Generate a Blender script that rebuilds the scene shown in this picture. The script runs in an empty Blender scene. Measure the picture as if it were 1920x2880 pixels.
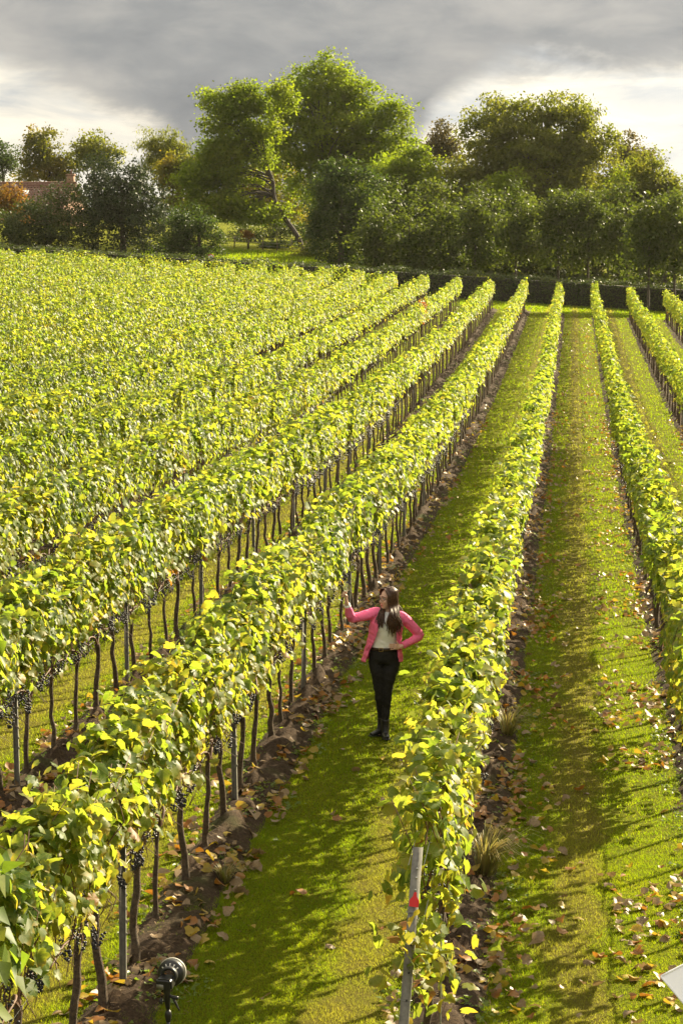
import bpy, bmesh, math, random
import numpy as np
from mathutils import Vector, Matrix, Quaternion

scene = bpy.context.scene
COL = scene.collection
R = math.radians

# ------------------------------------------------------------------ camera
F_PX, W_PX, H_PX = 6200.0, 1920.0, 2880.0      # focal length and frame of the photograph in its own pixels
VPX, VPY = 1615.0, 655.0                        # where the vine rows vanish
CAM_Z = 6.0
pitch = math.atan((H_PX / 2 - VPY) / F_PX)
yaw = math.atan((VPX - W_PX / 2) * math.cos(pitch) / F_PX)
cam_data = bpy.data.cameras.new("camera")
cam = bpy.data.objects.new("camera", cam_data)
COL.objects.link(cam)
cam_data.sensor_fit = 'VERTICAL'
cam_data.sensor_height = 36.0
cam_data.lens = F_PX / H_PX * 36.0
cam_data.clip_start = 0.5
cam_data.clip_end = 6000.0
cam.location = (0, 0, CAM_Z)
cam.rotation_euler = (math.pi / 2 - pitch, 0, yaw)
scene.camera = cam

# ------------------------------------------------------------------ sun, sky and exposure
SUN_AZ, SUN_EL = R(36), R(27)
SUN_DIR = Vector((math.sin(SUN_AZ) * math.cos(SUN_EL), math.cos(SUN_AZ) * math.cos(SUN_EL), math.sin(SUN_EL)))
sun_data = bpy.data.lights.new("sun", 'SUN')
sun_data.energy = 5.0
sun_data.angle = R(0.55)
sun_data.color = (1.0, 0.86, 0.58)
sun = bpy.data.objects.new("sun", sun_data)
COL.objects.link(sun)
sun.location = (30, 30, 60)
sun.rotation_euler = SUN_DIR.to_track_quat('Z', 'Y').to_euler()

scene.view_settings.view_transform = 'Standard'
scene.view_settings.look = 'None'
scene.view_settings.gamma = 1.0
scene.view_settings.use_curve_mapping = False
scene.view_settings.exposure = 1.68
SKY_STRENGTH = 0.06

world = bpy.data.worlds.new("World")
scene.world = world
world.use_nodes = True


class NT:
    """Small helper for building node trees."""
    def __init__(self, tree):
        self.t = tree
        self.t.nodes.clear()

    def n(self, kind, **kw):
        nd = self.t.nodes.new(kind)
        for k, v in kw.items():
            setattr(nd, k, v)
        return nd

    def link(self, a, b):
        self.t.links.new(a, b)

    def val(self, sock, v):
        if isinstance(v, bpy.types.NodeSocket):
            self.t.links.new(v, sock)
        else:
            sock.default_value = v

    def math(self, op, a, b=0.0, c=None, clamp=False):
        nd = self.n('ShaderNodeMath', operation=op, use_clamp=clamp)
        self.val(nd.inputs[0], a)
        self.val(nd.inputs[1], b)
        if c is not None:
            self.val(nd.inputs[2], c)
        return nd.outputs[0]

    def mix(self, f, a, b, blend='MIX'):
        nd = self.n('ShaderNodeMix', data_type='RGBA', blend_type=blend)
        self.val(nd.inputs[0], f)
        for s, v in ((nd.inputs[6], a), (nd.inputs[7], b)):
            if isinstance(v, bpy.types.NodeSocket):
                self.t.links.new(v, s)
            else:
                s.default_value = (v[0], v[1], v[2], 1)
        return nd.outputs[2]

    def noise(self, vec, scale, detail=4, rough=0.55, dist=0.0, dim='3D'):
        nd = self.n('ShaderNodeTexNoise', noise_dimensions=dim)
        if vec is not None:
            self.link(vec, nd.inputs['Vector'])
        nd.inputs['Scale'].default_value = scale
        nd.inputs['Detail'].default_value = detail
        nd.inputs['Roughness'].default_value = rough
        nd.inputs['Distortion'].default_value = dist
        return nd.outputs[0]

    def smooth(self, x, lo, hi):
        nd = self.n('ShaderNodeMapRange', interpolation_type='SMOOTHSTEP')
        self.val(nd.inputs[0], x)
        nd.inputs[1].default_value, nd.inputs[2].default_value = lo, hi
        nd.inputs[3].default_value, nd.inputs[4].default_value = 0.0, 1.0
        return nd.outputs[0]

    def ramp(self, f, stops, interp='LINEAR'):
        nd = self.n('ShaderNodeValToRGB')
        nd.color_ramp.interpolation = interp
        el = nd.color_ramp.elements
        while len(el) < len(stops):
            el.new(0.5)
        for e, (p, c) in zip(el, stops):
            e.position = p
            e.color = (c[0], c[1], c[2], 1)
        self.val(nd.inputs[0], f)
        return nd.outputs[0]


def build_world():
    w = NT(world.node_tree)
    out = w.n('ShaderNodeOutputWorld')
    bg = w.n('ShaderNodeBackground')
    bg.inputs[1].default_value = SKY_STRENGTH
    w.link(bg.outputs[0], out.inputs[0])
    sky = w.n('ShaderNodeTexSky', sky_type='NISHITA')
    sky.sun_disc = False
    sky.sun_elevation = SUN_EL
    sky.sun_rotation = SUN_AZ
    sky.air_density = 1.0
    sky.dust_density = 1.5
    tc = w.n('ShaderNodeTexCoord')
    sep = w.n('ShaderNodeSeparateXYZ')
    w.link(tc.outputs['Generated'], sep.inputs[0])
    x, y, z = sep.outputs
    az = w.math('ARCTAN2', x, y)
    el = w.math('ARCSINE', z)
    comb = w.n('ShaderNodeCombineXYZ')
    w.val(comb.inputs[0], w.math('MULTIPLY', az, 10.0))
    w.val(comb.inputs[1], w.math('MULTIPLY', el, 24.0))
    comb.inputs[2].default_value = 3.7
    billow = w.noise(comb.outputs[0], 2.1, 7, 0.6, 0.3)
    big = w.noise(comb.outputs[0], 0.75, 4, 0.5, 0.2)
    comb2 = w.n('ShaderNodeCombineXYZ')
    w.val(comb2.inputs[0], w.math('MULTIPLY', az, 9.0))
    w.val(comb2.inputs[1], w.math('MULTIPLY', el, 42.0))
    comb2.inputs[2].default_value = 8.1
    bands = w.noise(comb2.outputs[0], 1.5, 6, 0.58, 0.6)
    # height of the grey deck's lower edge as a function of azimuth
    f = w.math('DIVIDE', w.math('ADD', az, 0.40), 0.70, clamp=True)
    edge = w.n('ShaderNodeFloatCurve')
    w.link(f, edge.inputs['Value'])
    cv = edge.mapping.curves[0]

    def paz(px):
        return (math.atan((px - 960) / F_PX) - yaw + 0.40) / 0.70
    pts = [(0.0, .62), (paz(-150), .74), (paz(0), .72), (paz(150), .66), (paz(330), .55), (paz(520), .36), (paz(600), .02), (paz(1000), .02),
           (paz(1150), .34), (paz(1280), .60), (paz(1420), .70), (paz(1700), .70), (paz(1920), .74), (paz(2300), .70), (1.0, .60)]
    while len(cv.points) < len(pts):
        cv.points.new(0.5, 0.5)
    for p, (a, b) in zip(cv.points, pts):
        p.location = (min(max(a, 0), 1), b)
    edge.mapping.update()
    edge_el = w.math('MULTIPLY', edge.outputs[0], 0.100)
    d = w.math('SUBTRACT', el, edge_el)
    d = w.math('ADD', d, w.math('MULTIPLY', w.math('SUBTRACT', billow, 0.5), 0.040))
    deck = w.smooth(d, -0.008, 0.012)
    # glow of thin cloud towards the sun
    dot = w.n('ShaderNodeVectorMath', operation='DOT_PRODUCT')
    w.link(tc.outputs['Generated'], dot.inputs[0])
    dot.inputs[1].default_value = SUN_DIR
    toward = w.math('POWER', w.math('MAXIMUM', dot.outputs['Value'], 0.0), 7.0)
    # colours are radiance / SKY_STRENGTH
    k = 1.0 / SKY_STRENGTH
    low = w.ramp(bands, [(0.30, (0.261 * k, 0.269 * k, 0.267 * k)), (0.50, (0.389 * k, 0.369 * k, 0.319 * k)), (0.66, (0.510 * k, 0.464 * k, 0.371 * k))])
    low = w.mix(1.0, low, w.math('ADD', 0.70, w.math('MULTIPLY', toward, 1.45)), 'MULTIPLY')
    dark = w.ramp(w.math('ADD', w.math('MULTIPLY', big, 0.62), w.math('MULTIPLY', billow, 0.38)), [(0.36, (.098 * k, .102 * k, .107 * k)), (0.50, (.142 * k, .144 * k, .143 * k)), (0.64, (.215 * k, .208 * k, .192 * k))])
    dark = w.mix(1.0, dark, w.math('ADD', 0.78, w.math('MULTIPLY', toward, 0.62)), 'MULTIPLY')
    cloud = w.mix(deck, low, dark)
    # higher up the deck breaks into sunlit cumulus with blue between
    hi = w.noise(tc.outputs['Generated'], 2.6, 6, 0.55, 0.3)
    lit = w.ramp(w.noise(tc.outputs['Generated'], 5.0, 5, 0.6), [(0.30, (.20 * k, .195 * k, .18 * k)), (0.65, (.56 * k, .51 * k, .42 * k))])
    high = w.mix(w.smooth(hi, 0.54, 0.66), lit, sky.outputs[0])
    col = w.mix(w.smooth(el, 0.14, 0.34), cloud, high)
    w.link(col, bg.inputs[0])


build_world()

# ------------------------------------------------------------------ numeric helpers
rng = np.random.default_rng(11)


def _hash(i, j, s):
    h = (i.astype(np.int64) * 374761393 + j.astype(np.int64) * 668265263 + s * 1442695041) & 0x7fffffff
    h = ((h ^ (h >> 13)) * 1274126177) & 0x7fffffff
    return ((h ^ (h >> 16)) & 0xffff) / 65535.0


def vnoise(x, y, s=0):
    x = np.asarray(x, float)
    y = np.asarray(y, float)
    i, j = np.floor(x), np.floor(y)
    u, v = x - i, y - j
    u, v = u * u * (3 - 2 * u), v * v * (3 - 2 * v)
    a, b = _hash(i, j, s), _hash(i + 1, j, s)
    c, d = _hash(i, j + 1, s), _hash(i + 1, j + 1, s)
    return (a * (1 - u) + b * u) * (1 - v) + (c * (1 - u) + d * u) * v


def fbm(x, y, s=0, o=4):
    t, a, n = 0.0, 0.5, 0.0
    for k in range(o):
        t = t + a * vnoise(np.asarray(x) * 2 ** k, np.asarray(y) * 2 ** k, s + k)
        n += a
        a *= 0.55
    return t / n


# terrain: metres below the camera along the rows, at x = 0, and the cross slope (ground rises to the left)
_PY = np.array([-400, 0, 10, 16, 22, 27, 33, 38, 44, 50, 56, 66, 78, 100, 130, 150, 158, 165, 180, 200, 230, 300, 500, 900, 4000.])
_PA = np.array([5.2, 5.66, 5.74, 5.79, 5.83, 5.91, 6.03, 6.13, 6.26, 6.34, 6.45, 6.5, 6.48, 6.25, 5.85, 5.52, 5.30, 5.0, 4.3, 3.5, 2.5, 1.0, -2., -4., -6.])
_PM = np.array([.045, .045, .045, .045, .045, .045, .045, .045, .045, .046, .047, .05, .052, .055, .058, .06, .06, .06, .06, .06, .058, .05, .02, .01, .0])
_dy = np.arange(-400, 4001, 2.0)


def _sm(v):
    a = np.interp(_dy, _PY, v)
    k = np.ones(5) / 5
    return np.convolve(np.pad(a, 2, mode='edge'), k, mode='valid')


_DA, _DM = _sm(_PA), _sm(_PM)


def gz(x, y):
    x = np.clip(x, -90, 60)
    return CAM_Z - (np.interp(y, _dy, _DA) + np.interp(y, _dy, _DM) * x)


def project(x, y, z):
    """Photograph pixel of a world point (for choosing what is in view and how large it shows)."""
    M = np.array(cam.matrix_basis.inverted())
    p = np.stack([np.asarray(x, float), np.asarray(y, float), np.asarray(z, float), np.ones_like(np.asarray(x, float))])
    q = M @ p
    return W_PX / 2 + F_PX * q[0] / -q[2], H_PX / 2 - F_PX * q[1] / -q[2], -q[2]


def at(px_, py_, D):
    """World point at forward distance D (metres along the rows) that shows at a pixel of the photograph."""
    d = cam.matrix_basis.to_3x3() @ Vector(((px_ - W_PX / 2) / F_PX, (H_PX / 2 - py_) / F_PX, -1.0))
    return np.array([d.x / d.y * D, D, CAM_Z + d.z / d.y * D])


def on_ground(px_, py_):
    """World point where a pixel of the photograph meets the ground."""
    lo, hi = 5.0, 400.0
    for _ in range(50):
        m = (lo + hi) / 2
        p = at(px_, py_, m)
        if p[2] > float(gz(p[0], m)):
            lo = m
        else:
            hi = m
    return at(px_, py_, lo)


# ------------------------------------------------------------------ mesh helpers
def mesh_np(name, V, F, mats=None, smooth=False, mat_idx=None):
    """V (n,3); F a list of index arrays, each (m,3) or (m,4)."""
    me = bpy.data.meshes.new(name)
    V = np.asarray(V, np.float32)
    F = [np.asarray(f, np.int32) for f in (F if isinstance(F, list) else [F]) if len(f)]
    loops = np.concatenate([f.ravel() for f in F])
    tot = np.concatenate([np.full(len(f), f.shape[1], np.int32) for f in F])
    start = np.concatenate([[0], np.cumsum(tot)[:-1]]).astype(np.int32)
    me.vertices.add(len(V))
    me.vertices.foreach_set('co', V.ravel())
    me.loops.add(len(loops))
    me.loops.foreach_set('vertex_index', loops)
    me.polygons.add(len(tot))
    me.polygons.foreach_set('loop_start', start)
    me.polygons.foreach_set('loop_total', tot)
    if smooth:
        me.polygons.foreach_set('use_smooth', np.ones(len(tot), bool))
    if mat_idx is not None:
        me.polygons.foreach_set('material_index', np.asarray(mat_idx, np.int32))
    for m in (mats if isinstance(mats, (list, tuple)) else [mats]):
        if m is not None:
            me.materials.append(m)
    me.update(calc_edges=True)
    me.validate()
    return me


def link(name, data, parent=None, loc=None, rot=None, label=None, cat=None, group=None, kind=None):
    o = bpy.data.objects.new(name, data)
    COL.objects.link(o)
    if parent is not None:
        o.parent = parent
    if loc is not None:
        o.location = loc
    if rot is not None:
        o.rotation_euler = rot
    tag(o, label, cat, group, kind)
    return o


def tag(o, label=None, cat=None, group=None, kind=None):
    for k, v in (('label', label), ('category', cat), ('group', group), ('kind', kind)):
        if v:
            o[k] = v
    return o


def merge(parts):
    """Join (V, [faces]) pieces into one (V, [quads+tris])."""
    Vs, Q, T, off = [], [], [], 0
    for V, F in parts:
        Vs.append(np.asarray(V, float))
        for f in F:
            f = np.asarray(f, int)
            if len(f) == 0:
                continue
            (Q if f.shape[1] == 4 else T).append(f + off)
        off += len(V)
    out = []
    if Q:
        out.append(np.concatenate(Q))
    if T:
        out.append(np.concatenate(T))
    return np.concatenate(Vs), out


def box(cx, cy, cz, sx, sy, sz):
    s = np.array([[-1, -1, -1], [1, -1, -1], [1, 1, -1], [-1, 1, -1], [-1, -1, 1], [1, -1, 1], [1, 1, 1], [-1, 1, 1]]) * .5
    V = s * [sx, sy, sz] + [cx, cy, cz]
    return V, [np.array([[3, 2, 1, 0], [4, 5, 6, 7], [0, 1, 5, 4], [1, 2, 6, 5], [2, 3, 7, 6], [3, 0, 4, 7]])]


def tube(pts, radii, n=8, ref=None, cap=True):
    """Closed tube through pts; radii scalar or (along ref, across ref) per point."""
    P = np.asarray(pts, float)
    m = len(P)
    rr = np.array([(r, r) if np.isscalar(r) else r for r in (radii if hasattr(radii, '__len__') else [radii] * m)], float)
    T = np.gradient(P, axis=0)
    T /= np.linalg.norm(T, axis=1)[:, None] + 1e-12
    a = np.array(ref if ref is not None else ((1, 0, 0) if abs(T[0, 0]) < .8 else (0, 1, 0)), float)
    th = np.arange(n) * 2 * math.pi / n
    V = []
    for i in range(m):
        a = a - T[i] * (a @ T[i])
        a /= np.linalg.norm(a) + 1e-12
        b = np.cross(T[i], a)
        V.append(P[i] + np.outer(np.cos(th) * rr[i, 0], a) + np.outer(np.sin(th) * rr[i, 1], b))
        if ref is not None:
            a = np.array(ref, float)
    V = np.concatenate(V)
    i = np.arange(m - 1)[:, None] * n
    j = np.arange(n)[None, :]
    jn = (j + 1) % n
    Q = np.stack([i + j, i + jn, i + n + jn, i + n + j], -1).reshape(-1, 4)
    if not cap:
        return V, [Q]
    c0, c1 = len(V), len(V) + 1
    V = np.concatenate([V, [P[0], P[-1]]])
    jj = np.arange(n)
    t0 = np.stack([np.full(n, c0), (jj + 1) % n, jj], -1)
    t1 = np.stack([np.full(n, c1), (m - 1) * n + jj, (m - 1) * n + (jj + 1) % n], -1)
    return V, [Q, np.concatenate([t0, t1])]


def spline(pts, vals, k=6):
    """Catmull-Rom resampling of points and radii."""
    P = np.array([list(p) + list(np.atleast_1d(v)) for p, v in zip(pts, vals)], float)
    E = np.vstack([2 * P[0] - P[1], P, 2 * P[-1] - P[-2]])
    out = []
    for i in range(1, len(E) - 2):
        for t in np.linspace(0, 1, k, endpoint=False):
            a, b, c, d = E[i - 1], E[i], E[i + 1], E[i + 2]
            out.append(.5 * (2 * b + (c - a) * t + (2 * a - 5 * b + 4 * c - d) * t * t + (3 * b - a - 3 * c + d) * t ** 3))
    out.append(P[-1])
    out = np.array(out)
    v = np.maximum(out[:, 3:], 1e-4)
    return out[:, :3], [tuple(r) if len(r) > 1 else float(r[0]) for r in v]


def stube(pts, vals, k=6, n=10, ref=None):
    p, r = spline(pts, vals, k)
    return tube(p, r, n, ref)


def ellipsoid(c, r, nu=16, nv=10):
    u = np.arange(nu) * 2 * math.pi / nu
    v = np.linspace(0, math.pi, nv + 1)[1:-1]
    V = [[0, 0, 1]] + [[math.sin(b) * math.cos(a), math.sin(b) * math.sin(a), math.cos(b)] for b in v for a in u] + [[0, 0, -1]]
    V = np.array(V) * r + c
    Q, T = [], []
    for i in range(nv - 2):
        for j in range(nu):
            a, b = 1 + i * nu + j, 1 + i * nu + (j + 1) % nu
            Q.append([a, a + nu, b + nu, b])
    L = len(V) - 1
    for j in range(nu):
        T.append([0, 1 + j, 1 + (j + 1) % nu])
        T.append([L, L - nu + (j + 1) % nu, L - nu + j])
    return V, [np.array(Q), np.array(T)]


def lathe(profile, n=24, closed=False):
    """Profile (r, z) revolved round Z."""
    th = np.arange(n) * 2 * math.pi / n
    V = np.concatenate([np.stack([r * np.cos(th), r * np.sin(th), np.full(n, z)], -1) for r, z in profile])
    m = len(profile)
    rows = range(m if closed else m - 1)
    Q = [[i * n + j, i * n + (j + 1) % n, ((i + 1) % m) * n + (j + 1) % n, ((i + 1) % m) * n + j] for i in rows for j in range(n)]
    return V, [np.array(Q)]


def xf(part, M=None, loc=None):
    V, F = part
    if M is not None:
        V = np.asarray(V) @ np.array(M)[:3, :3].T
    if loc is not None:
        V = np.asarray(V) + np.array(loc)
    return V, F


def rotm(axis, ang):
    return np.array(Matrix.Rotation(ang, 3, axis))


def align(direction, up='Z'):
    """3x3 matrix that turns Z onto direction."""
    return np.array(Vector(direction).to_track_quat('Z', 'Y').to_matrix())


def remeshed(name, parts, voxel, mat, smooth=3, decimate=None):
    V, F = merge(parts)
    me = mesh_np(name + '_src', V, F)
    o = bpy.data.objects.new(name, me)
    COL.objects.link(o)
    md = o.modifiers.new('r', 'REMESH')
    md.mode = 'VOXEL'
    md.voxel_size = voxel
    if smooth:
        ms = o.modifiers.new('s', 'SMOOTH')
        ms.iterations = smooth
        ms.factor = .5
    if decimate:
        dc = o.modifiers.new('d', 'DECIMATE')
        dc.ratio = decimate
    dg = bpy.context.evaluated_depsgraph_get()
    out = bpy.data.meshes.new_from_object(o.evaluated_get(dg))
    bpy.data.objects.remove(o)
    bpy.data.meshes.remove(me)
    out.name = name
    out.materials.clear()
    out.materials.append(mat)
    out.polygons.foreach_set('use_smooth', np.ones(len(out.polygons), bool))
    return out


def frames(nrm, tip):
    """Rotation matrices with Z = nrm and Y along tip."""
    z = nrm / (np.linalg.norm(nrm, axis=1)[:, None] + 1e-9)
    y = tip - z * np.sum(tip * z, 1)[:, None]
    y /= np.linalg.norm(y, axis=1)[:, None] + 1e-9
    x = np.cross(y, z)
    return np.stack([x, y, z], -1)


def scatter(templates, pos, rot, scale, pick):
    """Place copies of (V, [faces]) templates; returns joined V, [faces]."""
    out = []
    for k, (tv, tf) in enumerate(templates):
        s = np.nonzero(pick == k)[0]
        if not len(s):
            continue
        V = np.einsum('nij,vj->nvi', rot[s], np.asarray(tv)) * scale[s][:, None, None] + pos[s][:, None, :]
        n = len(tv)
        Fs = [(f[None] + (np.arange(len(s)) * n)[:, None, None]).reshape(-1, f.shape[1]) for f in tf]
        out.append((V.reshape(-1, 3), Fs))
    return merge(out)


def unit(v):
    return v / (np.linalg.norm(v, axis=-1, keepdims=True) + 1e-9)


# ------------------------------------------------------------------ materials
def new_mat(name):
    m = bpy.data.materials.new(name)
    m.use_nodes = True
    return m, NT(m.node_tree)


def worn_band(t, pos):
    """0..1 where the mown lanes are worn and dry by wheels."""
    sp = t.n('ShaderNodeSeparateXYZ')
    t.link(pos, sp.inputs[0])
    wob = t.math('MULTIPLY', t.math('SUBTRACT', t.noise(pos, .9, 4, .6), .5), .9)
    x = t.math('ADD', sp.outputs[0], wob)
    tot = None
    for c in (-6.2, -3.95, -1.62, .10, 2.5, 4.9):
        b = t.math('SUBTRACT', 1.0, t.smooth(t.math('ABSOLUTE', t.math('SUBTRACT', x, c)), .10, .36))
        tot = b if tot is None else t.math('MAXIMUM', tot, b)
    return t.math('MULTIPLY', tot, t.math('ADD', .35, t.math('MULTIPLY', t.noise(pos, 5.0, 4, .6), .9)), clamp=True)


def leaf_mat(name, stops, tstops, trans=0.45, rough=0.4, spec=0.5, pos_scale=0.6, pos_amt=0.35, veins=False, worn=False):
    """Leaf: diffuse and gloss on the face, light shining through; each leaf has its own tint."""
    m, t = new_mat(name)
    out = t.n('ShaderNodeOutputMaterial')
    geo = t.n('ShaderNodeNewGeometry')
    oi = t.n('ShaderNodeObjectInfo')
    r = t.math('FRACT', t.math('ADD', geo.outputs['Random Per Island'], oi.outputs['Random']))
    nz = t.noise(geo.outputs['Position'], pos_scale, 2, 0.5)
    r2 = t.math('ADD', t.math('MULTIPLY', r, 1.0 - pos_amt), t.math('MULTIPLY', t.math('SUBTRACT', nz, 0.30), pos_amt * 2.2), clamp=True)
    if veins:
        ag = t.n('ShaderNodeAttribute', attribute_name='age')
        r2 = t.math('ADD', r2, t.math('MULTIPLY', ag.outputs['Fac'], .22), clamp=True)
    c = t.ramp(r2, stops)
    c2 = t.ramp(r2, tstops)
    if worn:
        wb = worn_band(t, geo.outputs['Position'])
        c = t.mix(t.math('MULTIPLY', wb, .75), c, (.20, .165, .034))
        c2 = t.mix(t.math('MULTIPLY', wb, .75), c2, (.50, .42, .06))
    fine = t.noise(geo.outputs['Position'], 45.0, 3, 0.6)
    fv = t.math('ADD', 0.72, t.math('MULTIPLY', fine, 0.56))
    c = t.mix(1.0, c, fv, 'MULTIPLY')
    c2 = t.mix(1.0, c2, fv, 'MULTIPLY')
    if veins:
        at_ = t.n('ShaderNodeAttribute', attribute_name='leaf_xy')
        sp = t.n('ShaderNodeSeparateXYZ')
        t.link(at_.outputs['Vector'], sp.inputs[0])
        lx_, ly_ = sp.outputs[0], sp.outputs[1]
        ang = t.math('ABSOLUTE', t.math('ARCTAN2', lx_, t.math('ADD', ly_, .02)))
        rad = t.math('SQRT', t.math('ADD', t.math('MULTIPLY', lx_, lx_), t.math('MULTIPLY', ly_, ly_)))
        dv = None
        for a0 in (0.0, .72, 1.45, 2.2):
            q = t.math('ABSOLUTE', t.math('SUBTRACT', ang, a0))
            dv = q if dv is None else t.math('MINIMUM', dv, q)
        dist = t.math('MULTIPLY', dv, rad)
        vein = t.math('MULTIPLY', t.math('SUBTRACT', 1.0, t.smooth(dist, .008, .030)), t.smooth(rad, .02, .06))
        c = t.mix(t.math('MULTIPLY', vein, .55), c, (.26, .27, .06))
        c2 = t.mix(t.math('MULTIPLY', vein, .45), c2, (.62, .58, .10))
        margin = t.math('MULTIPLY', t.smooth(t.math('ADD', rad, t.math('MULTIPLY', fine, .35)), .68, .98), t.smooth(r, .25, .8))
        c = t.mix(t.math('MULTIPLY', margin, .65), c, (.30, .21, .03))
        c2 = t.mix(t.math('MULTIPLY', margin, .65), c2, (.62, .42, .04))
    p = t.n('ShaderNodeBsdfPrincipled')
    t.link(c, p.inputs['Base Color'])
    p.inputs['Roughness'].default_value = rough
    p.inputs['Specular IOR Level'].default_value = spec
    tr = t.n('ShaderNodeBsdfTranslucent')
    t.link(c2, tr.inputs[0])
    mx = t.n('ShaderNodeMixShader')
    mx.inputs[0].default_value = trans
    t.link(p.outputs[0], mx.inputs[1])
    t.link(tr.outputs[0], mx.inputs[2])
    t.link(mx.outputs[0], out.inputs[0])
    return m


def age_by_height(me, V, z0=0.0):
    """Leaves low in the fruit zone are older and yellower."""
    V = np.asarray(V, np.float32)
    a = me.attributes.new('age', 'FLOAT', 'POINT')
    a.data.foreach_set('value', np.clip((1.45 - (V[:, 2] - z0)) / .65, 0, 1).astype(np.float32) ** 1.3)
    return me


def leaf_xy(me, V):
    a = me.attributes.new('leaf_xy', 'FLOAT_VECTOR', 'POINT')
    a.data.foreach_set('vector', np.asarray(V, np.float32).ravel())
    return me


def solid(name, col, rough=0.6, metal=0.0, noise=0.0, nscale=20.0, bump=0.0, bscale=60.0, spec=0.5, col2=None):
    m, t = new_mat(name)
    out = t.n('ShaderNodeOutputMaterial')
    p = t.n('ShaderNodeBsdfPrincipled')
    tc = t.n('ShaderNodeTexCoord')
    if noise > 0:
        nz = t.noise(tc.outputs['Object'], nscale, 5, 0.6)
        b = col2 if col2 is not None else tuple(c * (1 - noise) for c in col)
        a = col if col2 is not None else tuple(min(c * (1 + noise), 1) for c in col)
        t.link(t.ramp(nz, [(0.35, b), (0.65, a)]), p.inputs['Base Color'])
    else:
        p.inputs['Base Color'].default_value = (*col, 1)
    p.inputs['Roughness'].default_value = rough
    p.inputs['Metallic'].default_value = metal
    p.inputs['Specular IOR Level'].default_value = spec
    if bump > 0:
        nb = t.noise(tc.outputs['Object'], bscale, 5, 0.6)
        bp = t.n('ShaderNodeBump')
        bp.inputs['Strength'].default_value = bump
        bp.inputs['Distance'].default_value = 0.02
        t.link(nb, bp.inputs['Height'])
        t.link(bp.outputs[0], p.inputs['Normal'])
    t.link(p.outputs[0], out.inputs[0])
    return m


M = {}
M['vine_leaf'] = leaf_mat('vine_leaf',
                          [(0.0, (.045, .088, .018)), (0.28, (.080, .128, .022)), (0.58, (.125, .165, .028)), (0.82, (.185, .20, .030)), (0.95, (.29, .22, .020)), (1.0, (.26, .13, .03))],
                          [(0.0, (.19, .30, .020)), (0.28, (.31, .42, .028)), (0.58, (.44, .49, .034)), (0.83, (.55, .53, .040)), (0.96, (.66, .48, .04)), (1.0, (.48, .20, .03))],
                          trans=0.54, rough=0.47, spec=0.24, veins=True)
M['red_leaf'] = leaf_mat('red_vine_leaf', [(0.0, (.16, .12, .02)), (0.5, (.24, .09, .025)), (1.0, (.22, .04, .025))],
                         [(0.0, (.45, .33, .03)), (0.5, (.5, .18, .03)), (1.0, (.5, .10, .03))], trans=0.45)
M['litter_yellow'] = leaf_mat('yellow_litter', [(0, (.32, .24, .03)), (1, (.42, .29, .035))], [(0, (.5, .38, .03)), (1, (.55, .34, .03))], trans=.35, rough=.5, pos_scale=60, pos_amt=.5)
M['litter_orange'] = leaf_mat('orange_litter', [(0, (.22, .085, .02)), (1, (.36, .17, .03))], [(0, (.4, .15, .02)), (1, (.5, .24, .03))], trans=.3, rough=.5, pos_scale=60, pos_amt=.5)
M['litter_tan'] = leaf_mat('tan_litter', [(0, (.16, .10, .05)), (1, (.32, .225, .12))], [(0, (.3, .19, .08)), (1, (.4, .27, .12))], trans=.22, rough=.5, pos_scale=60, pos_amt=.5)
M['grass'] = leaf_mat('grass_blade', [(0, (.045, .088, .006)), (.5, (.085, .135, .008)), (.85, (.14, .165, .012)), (1, (.26, .20, .05))],
                      [(0, (.24, .40, .006)), (.5, (.40, .54, .008)), (.85, (.53, .56, .012)), (1, (.55, .44, .06))], trans=.45, rough=.6, spec=.12, pos_scale=.8, pos_amt=.45, worn=True)
M['weed'] = leaf_mat('weed_leaf', [(0, (.06, .11, .012)), (1, (.15, .20, .025))], [(0, (.20, .32, .012)), (1, (.36, .44, .03))], trans=.4, rough=.45)
M['straw'] = leaf_mat('dry_grass', [(0, (.10, .13, .02)), (.5, (.22, .19, .06)), (1, (.32, .23, .10))], [(0, (.2, .25, .02)), (.5, (.34, .28, .07)), (1, (.4, .28, .1))], trans=.4, rough=.5)
M['dead'] = leaf_mat('dead_stalk', [(0, (.09, .055, .03)), (.6, (.20, .13, .07)), (1, (.34, .25, .14))], [(0, (.1, .06, .03)), (1, (.3, .2, .1))], trans=.1, rough=.7, spec=.2)
M['bark'] = solid('vine_bark', (.120, .080, .046), .9, noise=.5, nscale=34, bump=.8, bscale=110, col2=(.042, .028, .017))
M['cane'] = solid('vine_cane', (.16, .080, .042), .7, noise=.5, nscale=25, col2=(.075, .035, .02))
M['grape'] = solid('grape_skin', (.016, .014, .026), .42, noise=.4, nscale=60, spec=.5, col2=(.035, .035, .055))
M['steel'] = solid('galvanised_steel', (.165, .155, .130), .6, metal=.15, noise=.25, nscale=25)
M['wire'] = solid('wire', (.32, .32, .31), .45, metal=.8)
M['tree_bark'] = solid('tree_bark', (.060, .048, .036), .9, noise=.4, nscale=4, bump=.5, bscale=12)


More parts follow.
